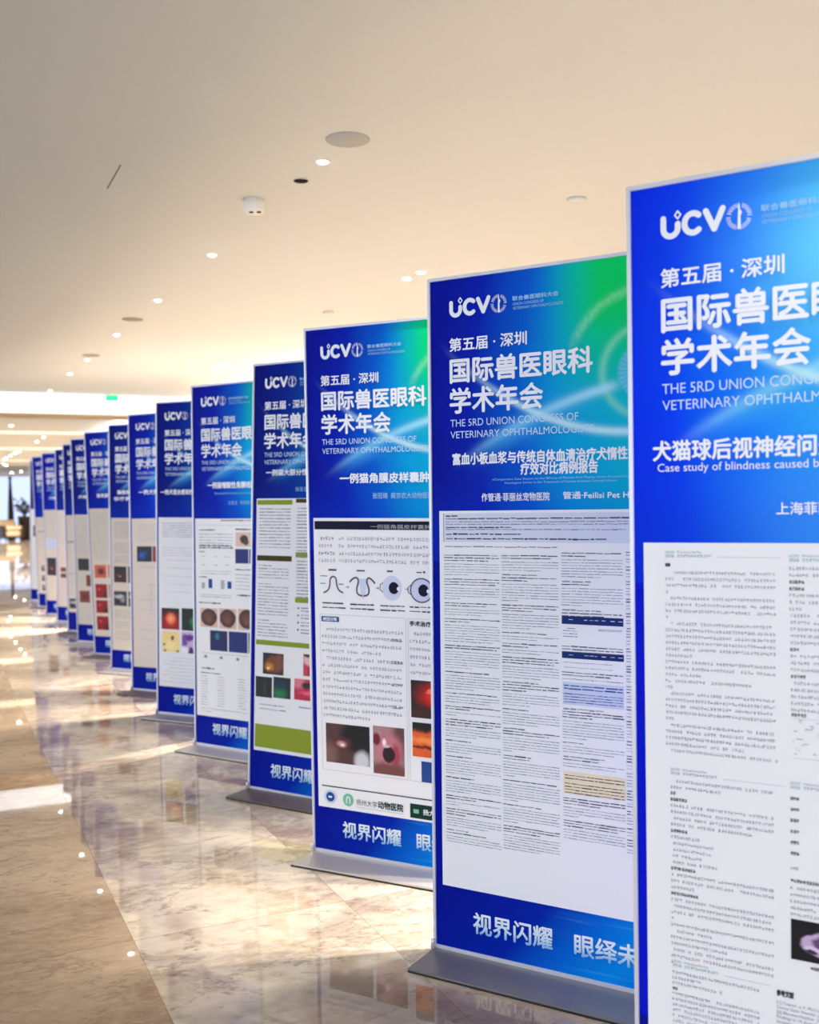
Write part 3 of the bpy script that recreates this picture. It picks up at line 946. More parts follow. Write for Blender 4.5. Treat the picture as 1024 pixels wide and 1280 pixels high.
bold_line(0.079, t + 0.001, 0.012, 1); t -= DY
bold_line(0.079, t + 0.001, 0.038, 2); t -= DY * 0.9
t = para(0.079, 0.292, t, 4, 0.8, 9, False)
bold_line(0.079, t, 0.038, 3); t -= DY
for k, f in enumerate((0.3, 0.44, 0.4, 0.3, 0.46)):
    t = para(0.079 + (0.004 if k else 0), 0.292, t, 1, f, 11 + k, False)
bold_line(0.0785, t, 0.056, 4); t -= DY
t = para(0.0785, 0.292, t, 3, 0.24, 17, False)
bold_line(0.078, t, 0.06, 5); t -= DY
t = para(0.078, 0.292, t, 4, 0.04, 18, False)
t = para(0.0775, 0.292, t, 2, 0.42, 19, False)
t = para(0.077, 0.292, t, 2, 0.6, 20, False)
t = para(0.077, 0.292, t, 3, 0.05, 21, False)
header(0.08, 0.348, False)
t = 0.331
t = para(0.079, 0.262, t, 2, 0.35, 22, False, dy=0.0115)
t = para(0.079, 0.262, t, 1, 0.6, 23, False, dy=0.0115)
bold_line(0.079, t, 0.012, 6); t -= 0.0115
t = para(0.079, 0.262, t, 9, 0.6, 24, False, dy=0.0115)
# second column
header(0.32, 1.2075)
t = 1.190
t = para(0.32, 0.545, t, 2, 0.6, 30, False)
bold_line(0.32, t, 0.03, 7); t -= DY
bold_line(0.32, t, 0.032, 8); t -= DY
t = para(0.32, 0.545, t, 3, 0.12, 31, False)
for k in range(5):
    t = para(0.322, 0.545, t, 1, 0.95, 36 + k, False)
bold_line(0.321, t, 0.022, 9); t -= DY
for k in range(3):
    t = para(0.322, 0.545, t, 1, 0.9, 46 + k, False)
bold_line(0.322, t, 0.03, 10); t -= DY
for k in range(5):
    t = para(0.322, 0.545, t, 1, 0.92, 56 + k, False)
bold_line(0.323, 0.9, 0.03, 11)
rnd = random.Random(5)
pk = P.ink(PALE_GREY)
pk.rect(0.325, 0.545, 0.8105, 0.8112)
pk.rect(0.325, 0.545, 0.8895, 0.890)
for k in range(60):
    x, z = 0.326 + 0.21 * rnd.random(), 0.815 + 0.072 * rnd.random()
    (G if k % 3 else pk).rect(x, x + 0.004 + 0.01 * rnd.random(), z, z + 0.0012)
for k in range(24):
    x, z = 0.326 + 0.21 * rnd.random(), 0.815 + 0.06 * rnd.random()
    pk.rect(x, x + 0.0008, z, z + 0.008)
header(0.32, 0.757)
for k in range(6):
    bold_line(0.32, 0.733 - k * 0.022, 0.021, 20 + k)
    G.chars(0.375, 0.54, 0.733 - k * 0.022, 0.0066, 300 + k, 0.0062)
B_.text('3 讨论', 0.32, 0.335, 0.5865, 0.593)
bold_line(0.32, 0.568, 0.06, 33)
para(0.319, 0.545, 0.5535, 5, 0.9, 64, False)
P.pic('brain_scan', 0.32, 0.43, 0.406, 0.4875)
bold_line(0.357, 0.398, 0.04, 34)
B_.text('参考文献', 0.292, 0.3245, 0.3255, 0.338, 0.0007)
for k, s_ in enumerate(('[1] Coyner, L.V. McConnell J. S., et al.', 'Canine Optic Neuritis: a review of cases', '[2] Blauwet-Heather, D. Gomes, et al.', 'Findings in 19 dogs With Papilledema', 'Investigation. 2021, 62(4): 411-', '[3] Vitreous & fundus imaging')):
    G.text(s_, 0.292, 0.425, 0.3075 - k * 0.0098, 0.3155 - k * 0.0098)
# third column, hidden from here by the picture's edge
for k in range(30):
    G.words(0.565, 0.77, 1.19 - k * 0.028, 0.007, 900 + k)
P.done()

# ---- banner with four columns of fine print
title(1, [('富血小板血浆与传统自体血清治疗犬惰性角膜', 0.076, 0.664, 1.434, 1.468, 0.0011), ('疗效对比病例报告', 0.293, 0.521, 1.400, 1.434, 0.0011)])
title(1, [('«Comparative Case Report on the Efficacy of Platelet Rich Plasma versus Conventional', 0.203, 0.612, 1.384, 1.392, 0), ('Autologous Serum in the Treatment of Canine Indolent Corneal Ulcer»', 0.242, 0.574, 1.3735, 1.3815, 0)], PALE_INK, 'small_lettering')
title(1, [('作管通·菲丽丝宠物医院', 0.169, 0.380, 1.3265, 1.350, 0.0003), ('管通·Feilisi Pet Hospital', 0.42, 0.68, 1.3265, 1.350, 0.0003)], WHITE_INK, 'clinic_lettering')
P = Poster(1, 0.029, W - 0.03, 0.186, 1.3)
P.block('tinted_box', LILAC, [(0.044, 0.77, 1.209, 1.292)])
P.block('tinted_box', SKY, [(0.4155, 0.592, 0.76, 0.823)])
P.block('tinted_box', CREAM, [(0.4165, 0.595, 0.512, 0.574)])
P.block('table_header', NAVY, [(0.414, 0.591, 0.984, 1.006), (0.414, 0.592, 0.889, 0.908)])
P.ink(WHITE_INK)
for k, x in enumerate((0.435, 0.48, 0.495, 0.51, 0.53, 0.555, 0.577)):
    P.ink(WHITE_INK).words(x, x + 0.012, 0.999, 0.004, k, 0.35)
    P.ink(WHITE_INK).words(x, x + 0.012, 0.901, 0.004, 40 + k, 0.35)
G, B_ = P.ink(GREY_INK), P.ink(BLACK_INK)
B_.rect(0.043, 0.0445, 1.209, 1.293)
B_.words(0.051, 0.09, 1.2885, 0.007, 1, 0.5)
B_.words(0.051, 0.77, 1.280, 0.006, 2, 0.5)
for k in range(2):
    G.words(0.051, 0.77, 1.270 - 0.007 * k, 0.005, 3 + k, 0.45)
B_.words(0.051, 0.262, 1.2545, 0.006, 6, 0.5)
G.words(0.051, 0.60, 1.248, 0.005, 7, 0.5)
B_.words(0.052, 0.292, 1.2355, 0.007, 8, 0.6)
B_.words(0.052, 0.545, 1.2215, 0.006, 9, 0.6)
G.words(0.047, 0.402, 1.1985, 0.006, 10, 0.45)


def column(l, r, t, end, seed, narrow=False):
    rnd = random.Random(seed)
    k = 0
    while t > end:
        if rnd.random() < 0.25:
            (B_ if rnd.random() < 0.6 else G).words(l + 0.002, l + (r - l) * (0.35 + 0.4 * rnd.random()), t, 0.0062, seed + k, 0.5)
            t -= 0.0085
            k += 1
        n = rnd.randint(1, 3)
        for j in range(n):
            B_.words(l, r if j < n - 1 else l + (r - l) * (0.35 + 0.6 * rnd.random()), t, 0.0056, seed + k, 0.42)
            t -= 0.0078
            k += 1
        t -= 0.003
        n = rnd.randint(2, 7 if not narrow else 3)
        for j in range(n):
            if t < end:
                break
            G.words(l, r if j < n - 1 else l + (r - l) * (0.2 + 0.7 * rnd.random()), t, 0.005, seed + k, 0.34)
            t -= 0.0078
            k += 1
        t -= 0.005


column(0.044, 0.224, 1.173, 0.322, 1000)
column(0.231, 0.405, 1.174, 0.322, 2000)
column(0.414, 0.59, 1.183, 1.012, 3000)
column(0.414, 0.59, 0.925, 0.914, 3200)
G.words(0.43, 0.46, 0.975, 0.005, 5, 0.4)
for k in range(3):
    G.words(0.418, 0.46, 0.968 - k * 0.008, 0.005, 50 + k, 0.4)
    G.words(0.52, 0.588, 0.975 - k * 0.002, 0.003, 60 + k, 0.3)
for k in range(2):
    G.words(0.42, 0.56, 0.88 - k * 0.014, 0.004, 80 + k, 0.3)
column(0.414, 0.59, 0.853, 0.83, 3400)
for k in range(2):
    P.ink(BLUE_INK).words(0.419, 0.589, 0.816 - k * 0.008, 0.006, 90 + k, 0.5)
for k in range(4):
    P.ink(BLUE_INK).words(0.419, 0.589, 0.793 - k * 0.0075, 0.005, 95 + k, 0.4)
column(0.415, 0.592, 0.752, 0.59, 3600)
for k in range(6):
    P.ink(DARK_OLIVE).words(0.42, 0.592, 0.566 - k * 0.0085 - (0.006 if k > 1 else 0), 0.005, 190 + k, 0.4)
column(0.416, 0.594, 0.502, 0.385, 3800)
column(0.599, 0.77, 1.187, 0.37, 4000, True)
P.done()

# ---- banner with the eye drawings
title(2, [('一例猫角膜皮样囊肿', 0.145, 0.515, 1.401, 1.437, 0.0012)])
title(2, [('张冠楠  南京农大动物医院', 0.284, 0.53, 1.343, 1.365, 0.0002)], PALE_INK, 'author_lettering')
P = Poster(2, 0.024, W - 0.03, 0.168, 1.272)
P.block('title_bar', MIDNIGHT, [(0.029, W - 0.035, 1.229, 1.2605)])
P.ink(PALE_GREY, 0.0021).text('一例猫角膜皮样囊肿手术病例', 0.272, 0.63, 1.2325, 1.2485)
G, B_ = P.ink(GREY_INK), P.ink(BLACK_INK)
for k, (x, t) in enumerate(((0.053, 1.202), (0.046, 1.174), (0.045, 1.146), (0.045, 1.119))):
    (B_ if k in (0, 2) else G).chars(x, 0.13, t, 0.0135, 60 + k, 0.0125)
    G.chars(0.135, 0.77, t, 0.0135, 70 + k, 0.0125)
for k, x in enumerate((0.088, 0.21, 0.338, 0.46, 0.585)):
    B_.words(x, x + 0.035, 1.0815, 0.008, 5 + k, 0.7)
    for j in range(2):
        B_.words(x - 0.03, x + 0.072, 0.9545 - j * 0.0165, 0.007, 15 + 2 * k + j, 0.65)
PL = P.ink(PLUM)


def bez(p0, p1, p2, p3, n=10):
    out = []
    for i in range(n + 1):
        u = i / n
        v = 1 - u
        out.append(tuple(v ** 3 * a + 3 * v * v * u * b + 3 * v * u * u * c + u ** 3 * d for a, b, c, d in zip(p0, p1, p2, p3)))
    return out


sk = P.ink(SKY, 0.0015)
sk.poly(bez((0.213, 1.047), (0.232, 1.02), (0.218, 1.0), (0.235, 0.972)) + bez((0.237, 0.972), (0.256, 1.0), (0.242, 1.02), (0.258, 1.047)))
# first: raised bud
PL.stroke(bez((0.066, 0.991), (0.1, 1.0), (0.09, 1.03), (0.095, 1.043)) + bez((0.095, 1.043), (0.1, 1.055), (0.117, 1.055), (0.12, 1.043)) + bez((0.12, 1.043), (0.124, 1.03), (0.118, 1.0), (0.149, 0.993)), 0.006)
for x, z in ((0.052, 1.056), (0.05, 1.028), (0.132, 1.027)):
    G.words(x, x + 0.03, z, 0.006, int(x * 1000), 0.6)
# second: folded cup
PL.stroke(bez((0.181, 1.035), (0.2, 1.057), (0.222, 1.057), (0.216, 1.03)) + bez((0.216, 1.03), (0.203, 1.0), (0.21, 0.985), (0.231, 0.984)), 0.0065)
PL.stroke(bez((0.286, 1.033), (0.267, 1.057), (0.25, 1.057), (0.254, 1.03)) + bez((0.254, 1.03), (0.268, 1.0), (0.262, 0.985), (0.241, 0.984)), 0.0065)
# third and fourth: eyeballs
for k, (cx, cz, cw) in enumerate(((0.358, 1.017, 0.041), (0.479, 1.012, 0.046))):
    if k:
        PL.stroke([(cx + (cw - 0.002) * math.cos(2 * math.pi * q / 32), cz + 0.043 * math.sin(2 * math.pi * q / 32)) for q in range(33)], 0.005)
    sk.disc(cx, cz, cw - (0.004 if k else 0), 0.041 if k else 0.045, 32)
    P.ink(MIDNIGHT, 0.0022).disc(cx + 0.008, cz, 0.021, 0.022, 26)
    P.ink(WHITE_INK, 0.0028).disc(cx + 0.0265, cz - 0.002, 0.006, 0.007, 14)
    P.ink(PALE_GREY, 0.003).disc(cx + 0.001, cz + 0.007, 0.005, 0.005, 12)
    PL.stroke([(cx - cw + 0.003, cz + 0.018), (cx - cw - 0.008, cz + 0.01), (cx - cw - 0.008, cz - 0.008), (cx - cw + 0.003, cz - 0.016)], 0.003)
for x in (0.168, 0.296, 0.418, 0.535):
    G.rect(x - 0.006, x + 0.005, 1.013, 1.016)
    G.poly([(x + 0.003, 1.0085), (x + 0.009, 1.0145), (x + 0.003, 1.0205)])
# two framed text boxes
pg = P.ink(PALE_GREY)
for l, r, b, t in ((0.046, 0.414, 0.313, 0.909), (0.422, 0.77, 0.313, 0.909)):
    pg.rect(l, r, t - 0.0012, t)
    pg.rect(l, r, b, b + 0.0012)
    pg.rect(l, l + 0.0012, b, t)
    pg.rect(r - 0.0012, r, b, t)
P.block('heading_tag', BLUE_INK, [(0.052, 0.13, 0.881, 0.901)])
P.ink(WHITE_INK).text('病因诊断', 0.060, 0.122, 0.8845, 0.8975, 0.0003)
B_.text('手术治疗', 0.429, 0.515, 0.882, 0.900, 0.0010)
t = 0.859
for k in range(13):
    l = 0.073 if k in (0, 4) else 0.0535
    r = 0.402 if k not in (3, 12) else (0.31 if k == 3 else 0.27)
    G.chars(l, r, t, 0.0125, 220 + k, 0.0122)
    if k % 3 == 1:
        B_.chars(r - 0.05, r, t, 0.0125, 820 + k, 0.0122)
    t -= 0.0274
for k in range(6):
    G.chars(0.445 if k == 0 else 0.428, 0.76, 0.861 - k * 0.0285, 0.0125, 260 + k, 0.0122)
P.pic('dog_eye', 0.063, 0.254, 0.344, 0.494)
P.pic('open_eye', 0.269, 0.4, 0.324, 0.5025)
P.pic('red_glow', 0.430, 0.60, 0.548, 0.685)
P.pic('orange_wound', 0.434, 0.60, 0.405, 0.531)
P.pic('blue_card', 0.469, 0.56, 0.313, 0.39)
B_.rect(0.042, W - 0.04, 0.248, 0.2525)
# clinic logos along the foot
q = Ink(0.0019)
q.disc(0.078, 0.21, 0.029, 0.027, 30)
q.obj('round_badge', SKY, P.sheet)
q = Ink(0.0023)
q.disc(0.078, 0.21, 0.019, 0.0185, 26)
q.obj('badge_core', BLUE_INK, P.sheet)
P.ink(WHITE_INK, 0.003).rect(0.07, 0.086, 0.2065, 0.2135)
q = Ink(0.0019)
q.disc(0.157, 0.2075, 0.0235, 0.0245, 28)
q.obj('round_badge', MINT, P.sheet)
w2 = Ink(0.0024)
w2.stroke([(0.150, 0.195), (0.150, 0.213), (0.157, 0.221), (0.164, 0.213), (0.164, 0.195)], 0.004)
w2.obj('badge_mark', WHITE_INK, P.sheet)
fo = P.ink(FOREST)
fo.text('扬州大学', 0.192, 0.282, 0.193, 0.216)
fo.text('动物医院', 0.286, 0.391, 0.192, 0.220, 0.0009)
pg.rect(0.192, 0.391, 0.184, 0.1855)
P.block('green_badge', FOREST, [(0.42, 0.60, 0.176, 0.229)])
P.ink(MINT, 0.0025).rect(0.434, 0.456, 0.195, 0.21)
P.ink(WHITE_INK).text('扬大', 0.474, 0.52, 0.193, 0.214, 0.0005)
P.done()

# ---- banner with the olive bars
title(3, [('一例猫大部分性角膜病例', 0.082, 0.46, 1.459, 1.487, 0.001)])
title(3, [('张医生  动物医院', 0.255, 0.43, 1.385, 1.405, 0)], PALE_INK, 'author_lettering')
P = Poster(3, 0.027, W - 0.03, 0.176, 1.353, PAPER)
P.block('heading_bar', OLIVE, [(0.032, 0.238, 1.324, 1.346), (0.26, 0.52, 1.084, 1.107), (0.26, 0.52, 0.877, 0.9), (0.0325, W - 0.035, 0.671, 0.694)])
P.block('heading_bar', DARK_OLIVE, [(0.258, 0.52, 1.333, 1.351), (0.0335, 0.238, 1.063, 1.088)])
P.block('footer_block', OLIVE, [(0.033, W - 0.034, 0.192, 0.300)])
G = P.ink(GREY_INK)
for k in range(13):
    G.words(0.045, 0.228, 1.309 - k * 0.0148, 0.009, 400 + k, 0.38)
for k in range(24):
    if k in (5, 17):
        continue
    G.words(0.042, 0.12 if k in (0, 6, 18) else 0.222, 1.046 - k * 0.0142, 0.009, 430 + k, 0.38)
for k in range(16):
    G.words(0.266, 0.5, 1.312 - k * 0.0148, 0.009, 470 + k, 0.45)
for k in range(12):
    G.words(0.268, 0.5, 1.07 - k * 0.0148, 0.009, 490 + k, 0.45)
for k in range(4):
    P.ink(BLACK_INK).disc(0.279, 0.852 - k * 0.033, 0.005, n=10)
    for j in range(2):
        G.words(0.295, 0.5, 0.858 - k * 0.033 - j * 0.014, 0.009, 510 + 2 * k + j, 0.45)
P.pic('amber_eye', 0.076, 0.198, 0.537, 0.636)
P.pic('dark_slit', 0.0345, 0.132, 0.427, 0.5225)
P.pic('green_glow', 0.140, 0.24, 0.431, 0.5275)
P.pic('pink_tissue', 0.2615, 0.40, 0.434, 0.5305)
P.pic('pink_flesh', 0.312, 0.42, 0.546, 0.645)
for k in range(2):
    G.words(0.059, 0.215, 0.398 - k * 0.02, 0.009, 540 + k, 0.5)
G.words(0.29, 0.4, 0.405, 0.009, 550, 0.5)
P.done()

# ---- banner with brown specimens
title(4, [('一例猫嗜酸性角膜结膜炎', 0.113, 0.49, 1.414, 1.448, 0.0011)])
title(4, [('王医生  宠物医院', 0.26, 0.44, 1.325, 1.345, 0), ('Eosinophilic keratitis in a cat: case report', 0.165, 0.50, 1.378, 1.393, 0)], PALE_INK, 'author_lettering')
P = Poster(4, 0.015, W - 0.02, 0.158, 1.249)
G, B_, pg = P.ink(GREY_INK), P.ink(BLACK_INK), P.ink(PALE_GREY)
B_.words(0.206, 0.5, 1.243, 0.008, 1, 0.6)
pg.rect(0.03, 0.78, 1.212, 1.2135)
B_.words(0.045, 0.16, 1.191, 0.008, 2, 0.7)
for k in range(4):
    G.words(0.044, 0.293, 1.168 - k * 0.0165, 0.008, 10 + k, 0.35)
for k in range(2):
    B_.words(0.044, 0.293, 1.106 - k * 0.012, 0.009, 20 + k, 0.6)
B_.words(0.043, 0.085, 1.071, 0.009, 22, 0.7)
for k, x in enumerate((0.06, 0.155, 0.235)):
    pg.words(x, x + 0.035, 1.045, 0.008, 30 + k, 0.6)
    pg.words(x, x + 0.03, 1.0, 0.008, 35 + k, 0.4)
for k in range(2):
    G.words(0.05, 0.28, 0.965 - k * 0.014, 0.008, 40 + k, 0.3)
B_.words(0.042, 0.1, 0.932, 0.008, 43, 0.7)
pg.rect(0.061, 0.085, 0.864, 0.897)
pg.rect(0.203, 0.228, 0.866, 0.914)
P.block('chart_bar', BLUE_INK, [(0.111, 0.139, 0.867, 0.918), (0.251, 0.279, 0.869, 0.908)])
for k in range(2):
    G.words(0.05, 0.276, 0.835 - k * 0.012, 0.008, 45 + k, 0.35)
B_.words(0.039, 0.2, 0.790, 0.009, 47, 0.7)
B_.words(0.311, 0.5, 1.195, 0.008, 48, 0.7)
P.pic('brown_bud', 0.313, 0.43, 1.1, 1.174)
P.pic('deep_blue', 0.309, 0.402, 1.008, 1.0855)
P.pic('navy_glow', 0.408, 0.5, 1.008, 1.0855)
B_.words(0.312, 0.46, 0.978, 0.008, 50, 0.7)
for k in range(5):
    G.words(0.31, 0.5, 0.95 - k * 0.019, 0.008, 52 + k, 0.3)
B_.words(0.317, 0.46, 0.84, 0.009, 57, 0.7)
P.pic('brown_orb', 0.048, 0.176, 0.652, 0.756)
P.pic('brown_orb', 0.188, 0.312, 0.650, 0.759)
P.pic('brown_orb', 0.325, 0.45, 0.650, 0.763)
P.pic('navy_glow', 0.119, 0.246, 0.525, 0.636)
P.pic('deep_blue', 0.256, 0.389, 0.525, 0.637)
P.pic('navy_glow', 0.396, 0.5, 0.525, 0.638)
pg.rect(0.046, 0.6, 0.507, 0.509)
for k, x in enumerate((0.085, 0.2, 0.32)):
    G.disc(x, 0.488, 0.012, 0.008)
B_.words(0.055, 0.15, 0.428, 0.009, 60, 0.7)
B_.words(0.047, 0.2, 0.402, 0.008, 61, 0.5)
for k in range(12):
    G.words(0.047, 0.1, 0.384 - k * 0.0145, 0.008, 70 + k, 0.3)
    pg.words(0.17, 0.22, 0.384 - k * 0.0145, 0.008, 90 + k, 0.35)
    pg.words(0.32, 0.38, 0.384 - k * 0.0145, 0.008, 110 + k, 0.35)
G.words(0.05, 0.4, 0.205, 0.008, 130, 0.3)
G.words(0.045, 0.13, 0.19, 0.008, 131, 0.3)
P.done()

# ---- bright banner with stained pictures
title(5, [('一例犬混合感染性角膜炎', 0.034, 0.39, 1.393, 1.425, 0.0011)])
P = Poster(5, 0.014, W - 0.02, 0.169, 1.248)
G, pg = P.ink(GREY_INK), P.ink(PALE_GREY)
for k in range(7):
    pg.words(0.044, 0.5, 1.217 - k * 0.0145, 0.009, 1 + k, 0.45)
for k in range(4):
    pg.words(0.044, 0.5, 1.06 - k * 0.016, 0.008, 11 + k, 0.3)
for k in range(5):
    pg.words(0.07, 0.5, 0.98 - k * 0.05, 0.008, 21 + k, 0.25)
P.pic('fluor_red', 0.037, 0.178, 0.536, 0.671)
P.pic('fluor_green', 0.197, 0.34, 0.534, 0.675)
P.pic('yellow_stain', 0.041, 0.178, 0.392, 0.522)
P.pic('violet_stain', 0.197, 0.34, 0.390, 0.525)
for k in range(8):
    pg.words(0.05 + (0.05 if k % 3 == 0 else 0), 0.5, 0.36 - k * 0.022, 0.008, 31 + k, 0.28)
P.done()

# ---- remaining stands, softer with distance
title(6, [('一例犬青光眼', 0.09, 0.36, 1.402, 1.436, 0.0011)])
P = Poster(6, 0.016, W - 0.02, 0.161, 1.23, PAPER_WARM_LIT)
pg = P.ink(PALE_GREY)
for k in range(7):
    pg.words(0.07, 0.5, 1.19 - k * 0.019, 0.009, k, 0.4)
P.pic('blue_dark', 0.063, 0.203, 0.920, 1.031)
P.pic('rust_card', 0.21, 0.35, 0.920, 1.031)
pg.words(0.08, 0.3, 0.885, 0.01, 3, 0.5)
for k in range(14):
    if k % 3 != 1:
        pg.words(0.09 if k % 2 else 0.16, 0.5, 0.76 - k * 0.036, 0.009, 20 + k, 0.35)
pg.rect(0.19, 0.193, 0.55, 0.75)
P.done()

title(7, [('猫疱疹病毒角膜溃疡', 0.085, 0.48, 1.417, 1.450, 0.0011), ('诊疗病例报告', 0.05, 0.4, 1.366, 1.398, 0.0011)])
P = Poster(7, 0.012, W - 0.02, 0.151, 1.226, PAPER_WARM_LIT)
G = P.ink(GREY_INK)
for k in range(22):
    if k not in (9, 10, 17):
        G.words(0.045, 0.19 + 0.3, 1.195 - k * 0.0155, 0.009, k, 0.34)
P.pic('maroon_dark', 0.039, 0.172, 0.703, 0.833)
P.pic('maroon_dark', 0.19, 0.3, 0.703, 0.833)
P.pic('grey_scan', 0.037, 0.172, 0.512, 0.632)
P.pic('grey_scan', 0.19, 0.3, 0.512, 0.632)
for k in range(13):
    if k not in (4, 8):
        G.words(0.045, 0.45, 0.48 - k * 0.0195, 0.009, 60 + k, 0.36)
P.done()

title(8, [('猫角膜坏死病例', 0.112, 0.42, 1.398, 1.432, 0.0011)])
P = Poster(8, 0.013, W - 0.02, 0.155, 1.30, PAPER_WARM_LIT)
pg = P.ink(PALE_GREY)
for k in range(24):
    pg.words(0.04, 0.5, 1.26 - k * 0.0175, 0.009, k, 0.36)
for key, b, t in (('rust_eye', 0.681, 0.798), ('crimson', 0.501, 0.626), ('crimson', 0.366, 0.481), ('crimson', 0.214, 0.337)):
    P.pic(key, 0.044, 0.18, b, t)
    P.pic(key, 0.2, 0.33, b, t)
P.done()

title(9, [('犬角膜病例', 0.075, 0.36, 1.398, 1.430, 0.0011)])
P = Poster(9, 0.012, W - 0.02, 0.164, 1.241, PAPER_WARM_LIT)
pg = P.ink(PALE_GREY)
for k in range(22):
    if k not in (8, 15):
        pg.words(0.03, 0.5, 1.21 - k * 0.0165, 0.009, k, 0.34)
P.pic('black_field', 0.04, 0.185, 0.695, 0.812)
P.pic('rust_card', 0.14, 0.3, 0.542, 0.652)
P.pic('rust_card', 0.046, 0.181, 0.381, 0.496)
P.done()

P = Poster(10, 0.012, W - 0.02, 0.196, 1.228, PAPER_WARM_LIT)
pg = P.ink(PALE_GREY)
P.ink(GREY_INK).rect(0.03, 0.4, 0.935, 0.95)
for k in range(26):
    pg.words(0.03, 0.5, 1.2 - k * 0.034, 0.009, k, 0.34)
pg.rect(0.03, 0.4, 0.60, 0.61)
P.pic('grey_scan', 0.03, 0.2, 0.235, 0.34)
P.done()

title(11, [('猫眼病例', 0.12, 0.36, 1.41, 1.442, 0.0011)])
P = Poster(11, 0.012, W - 0.02, 0.163, 1.279, PAPER_WARM_LIT)
for k in range(12):
    P.ink(PALE_GREY).words(0.03, 0.5, 1.23 - k * 0.03, 0.009, k, 0.34)
P.pic('rust_card', 0.062, 0.2, 0.57, 0.62)
P.pic('rust_card', 0.062, 0.2, 0.50, 0.55)
P.done()

title(12, [('犬眼部肿瘤', 0.1, 0.4, 1.41, 1.442, 0.0011)])
P = Poster(12, 0.012, W - 0.02, 0.161, 1.281, PAPER_WARM_LIT)
for k in range(12):
    P.ink(PALE_GREY).words(0.03, 0.5, 1.24 - k * 0.026, 0.009, k, 0.34)
P.block('tinted_box', SKY, [(0.03, 0.2, 0.80, 0.93)])
P.pic('maroon_dark', 0.036, 0.2, 0.473, 0.69)
P.done()

P = Poster(13, 0.012, W - 0.02, 0.168, 1.18, PAPER_WARM_LIT)
P.ink(GREY_INK).rect(0.04, 0.4, 0.985, 1.0)
for k in range(3):
    P.pic('grey_scan', 0.08, 0.2, 0.47 - k * 0.13, 0.54 - k * 0.13)
for k in range(14):
    P.ink(PALE_GREY).words(0.03, 0.5, 1.15 - k * 0.03, 0.009, k, 0.34)
P.done()
P = Poster(14, 0.012, W - 0.02, 0.15, 1.289, PAPER)
P.pic('maroon_dark', 0.06, 0.2, 0.9, 1.06)
for k in range(14):
    P.ink(PALE_GREY).words(0.1, 0.5, 0.85 - k * 0.03, 0.009, k, 0.34)
P.done()

# ------------------------------------------------------------------ lounge at the far end
BEIGE = mat('beige_upholstery', (196, 172, 142), 0.85, bump=0.2, bscale=200)
DARK_WOOD = mat('dark_walnut', (44, 30, 24), 0.5)
LEAF = mat('dark_leaf', (34, 58, 46), 0.6)
ORANGE = mat('orange_shade', (240, 160, 84), 0.7, emit=0.5)
e = empty('lounge_armchair', (3.02, 43.9, 0), 'beige upholstered armchair with dark sides in the far lounge by the window', 'armchair', None, R(20))
Geo().box((-0.3, -0.32, 0.16), (0.3, 0.3, 0.44), 0.05).obj('seat', BEIGE, e)
Geo().box((-0.34, 0.22, 0.2), (0.34, 0.38, 0.82), 0.05).obj('backrest', BEIGE, e)
Geo().box((-0.32, -0.36, 0.42), (0.32, -0.3, 0.6), 0.03).obj('cushion', BEIGE, e)
for sx in (-1, 1):
    Geo().box((sx * 0.37 - 0.07, -0.35, 0.1), (sx * 0.37 + 0.07, 0.35, 0.6), 0.03).obj('armrest', DARK_WOOD, e)
for sx in (-0.3, 0.3):
    for sy in (-0.28, 0.28):
        Geo().lathe([(0.022, 0.0), (0.03, 0.16)], (sx, sy, 0), 10).obj('leg', DARK_WOOD, e)
e = empty('side_table', (2.2, 43.2, 0), 'dark round side table carrying the orange lamp in the far lounge', 'table')
Geo().lathe([(0.24, 0.0), (0.24, 0.02), (0.05, 0.05), (0.05, 0.5)], n=20).obj('pedestal', DARK_WOOD, e)
Geo().lathe([(0.34, 0.5), (0.35, 0.52), (0.34, 0.54)], n=24).obj('table_top', DARK_WOOD, e)
e = empty('table_lamp', (2.2, 43.2, 0.54), 'table lamp with a round orange shade on the dark side table', 'lamp')
Geo().lathe([(0.09, 0.0), (0.09, 0.02), (0.02, 0.04), (0.02, 0.16)], n=16).obj('base', DARK_WOOD, e)
Geo().lathe([(0.12, 0.14), (0.2, 0.2), (0.24, 0.3), (0.2, 0.41), (0.1, 0.47)], n=24).obj('lamp_shade', ORANGE, e)
e = empty('potted_plant', (3.62, 44.6, 0), 'leafy dark green plant in a tall dark planter beside the far armchair', 'plant')
Geo().lathe([(0.2, 0.0), (0.26, 0.9), (0.27, 0.95), (0.22, 0.95), (0.2, 0.9)], n=20).obj('planter', DARK_WOOD, e)
st, lf = Geo(), Geo()
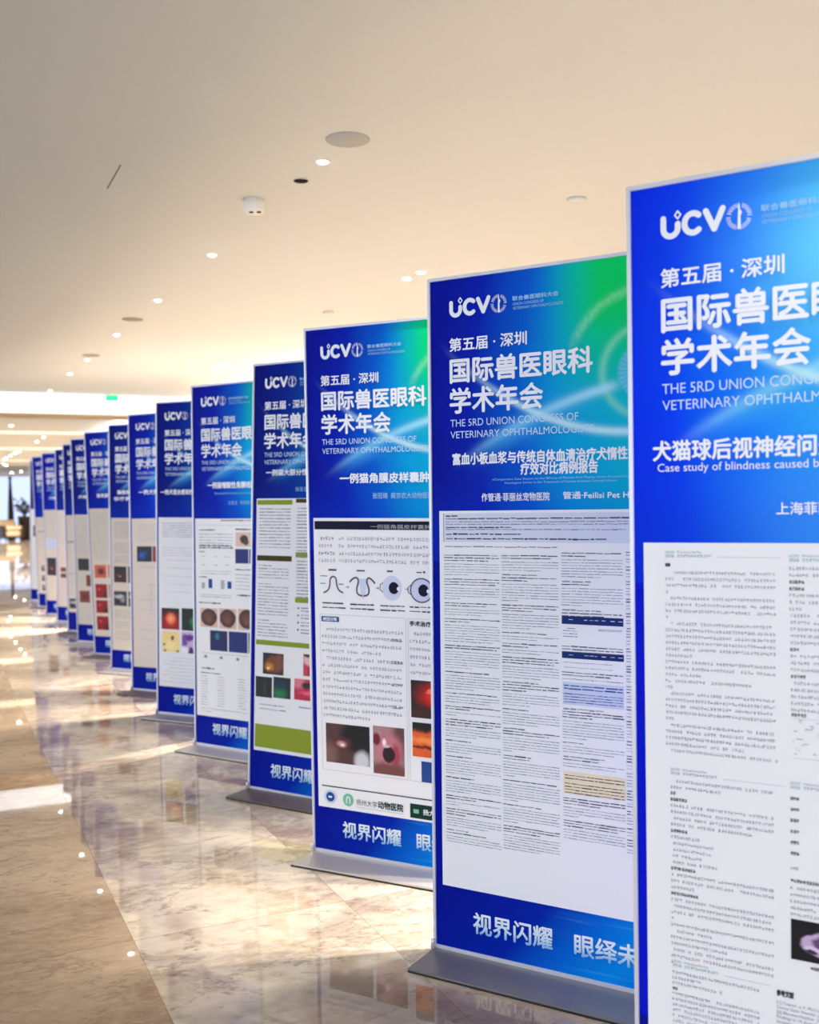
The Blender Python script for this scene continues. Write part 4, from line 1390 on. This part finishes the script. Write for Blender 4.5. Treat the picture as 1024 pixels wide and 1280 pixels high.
rnd = random.Random(4)
for k in range(16):
    a, h, rr = 2 * math.pi * k / 16 + rnd.random() * 0.4, 0.22 + 0.38 * rnd.random(), 0.12 + 0.26 * rnd.random()
    tip = Vector((math.cos(a) * rr, math.sin(a) * rr, 0.92 + h))
    st.tube([(0, 0, 0.88), (tip.x * 0.4, tip.y * 0.4, 0.92 + h * 0.6), tip], 0.012, 0.005, 6)
    for j in range(5):
        c = tip + Vector((rnd.uniform(-.1, .1), rnd.uniform(-.1, .1), rnd.uniform(-.16, .08)))
        d = Vector((rnd.uniform(-1, 1), rnd.uniform(-1, 1), rnd.uniform(-.4, .8))).normalized()
        s_ = d.orthogonal().normalized() * 0.05
        up = d.cross(s_).normalized() * 0.012
        L = 0.22
        lf.add([c, c + d * L * 0.5 + s_ + up, c + d * L, c + d * L * 0.5 - s_ + up, c + d * L * 0.5 - up * 0.5], [(0, 1, 4), (1, 2, 4), (2, 3, 4), (3, 0, 4)])
st.obj('stem', DARK_WOOD, e)
lf.obj('foliage', LEAF, e)
e = empty('dark_column_lamp', (3.38, 48.5, 0), 'slender dark tapering floor column standing in front of the far window', 'column')
Geo().lathe([(0.2, 0.0), (0.2, 0.05), (0.15, 0.1), (0.12, 1.2), (0.05, 2.5)], n=16).obj('shaft', DARK_METAL, e)
Geo().lathe([(0.05, 2.5), (0.08, 2.55), (0.06, 2.62), (0.02, 2.68)], n=14).obj('finial', DARK_METAL, e)
e = empty('lounge_bench', (4.45, 46.6, 0), 'low dark lounge bench behind the far planter', 'bench')
Geo().box((-0.2, -0.9, 0.14), (0.5, 0.9, 0.42), 0.04).obj('seat', DARK_WOOD, e)
Geo().box((0.36, -0.9, 0.42), (0.5, 0.9, 0.95), 0.04).obj('backrest', DARK_WOOD, e)
for sx, sy in ((-0.14, -0.8), (0.44, -0.8), (-0.14, 0.8), (0.44, 0.8)):
    Geo().lathe([(0.025, 0.0), (0.03, 0.15)], (sx, sy, 0), 10).obj('leg', DARK_METAL, e)
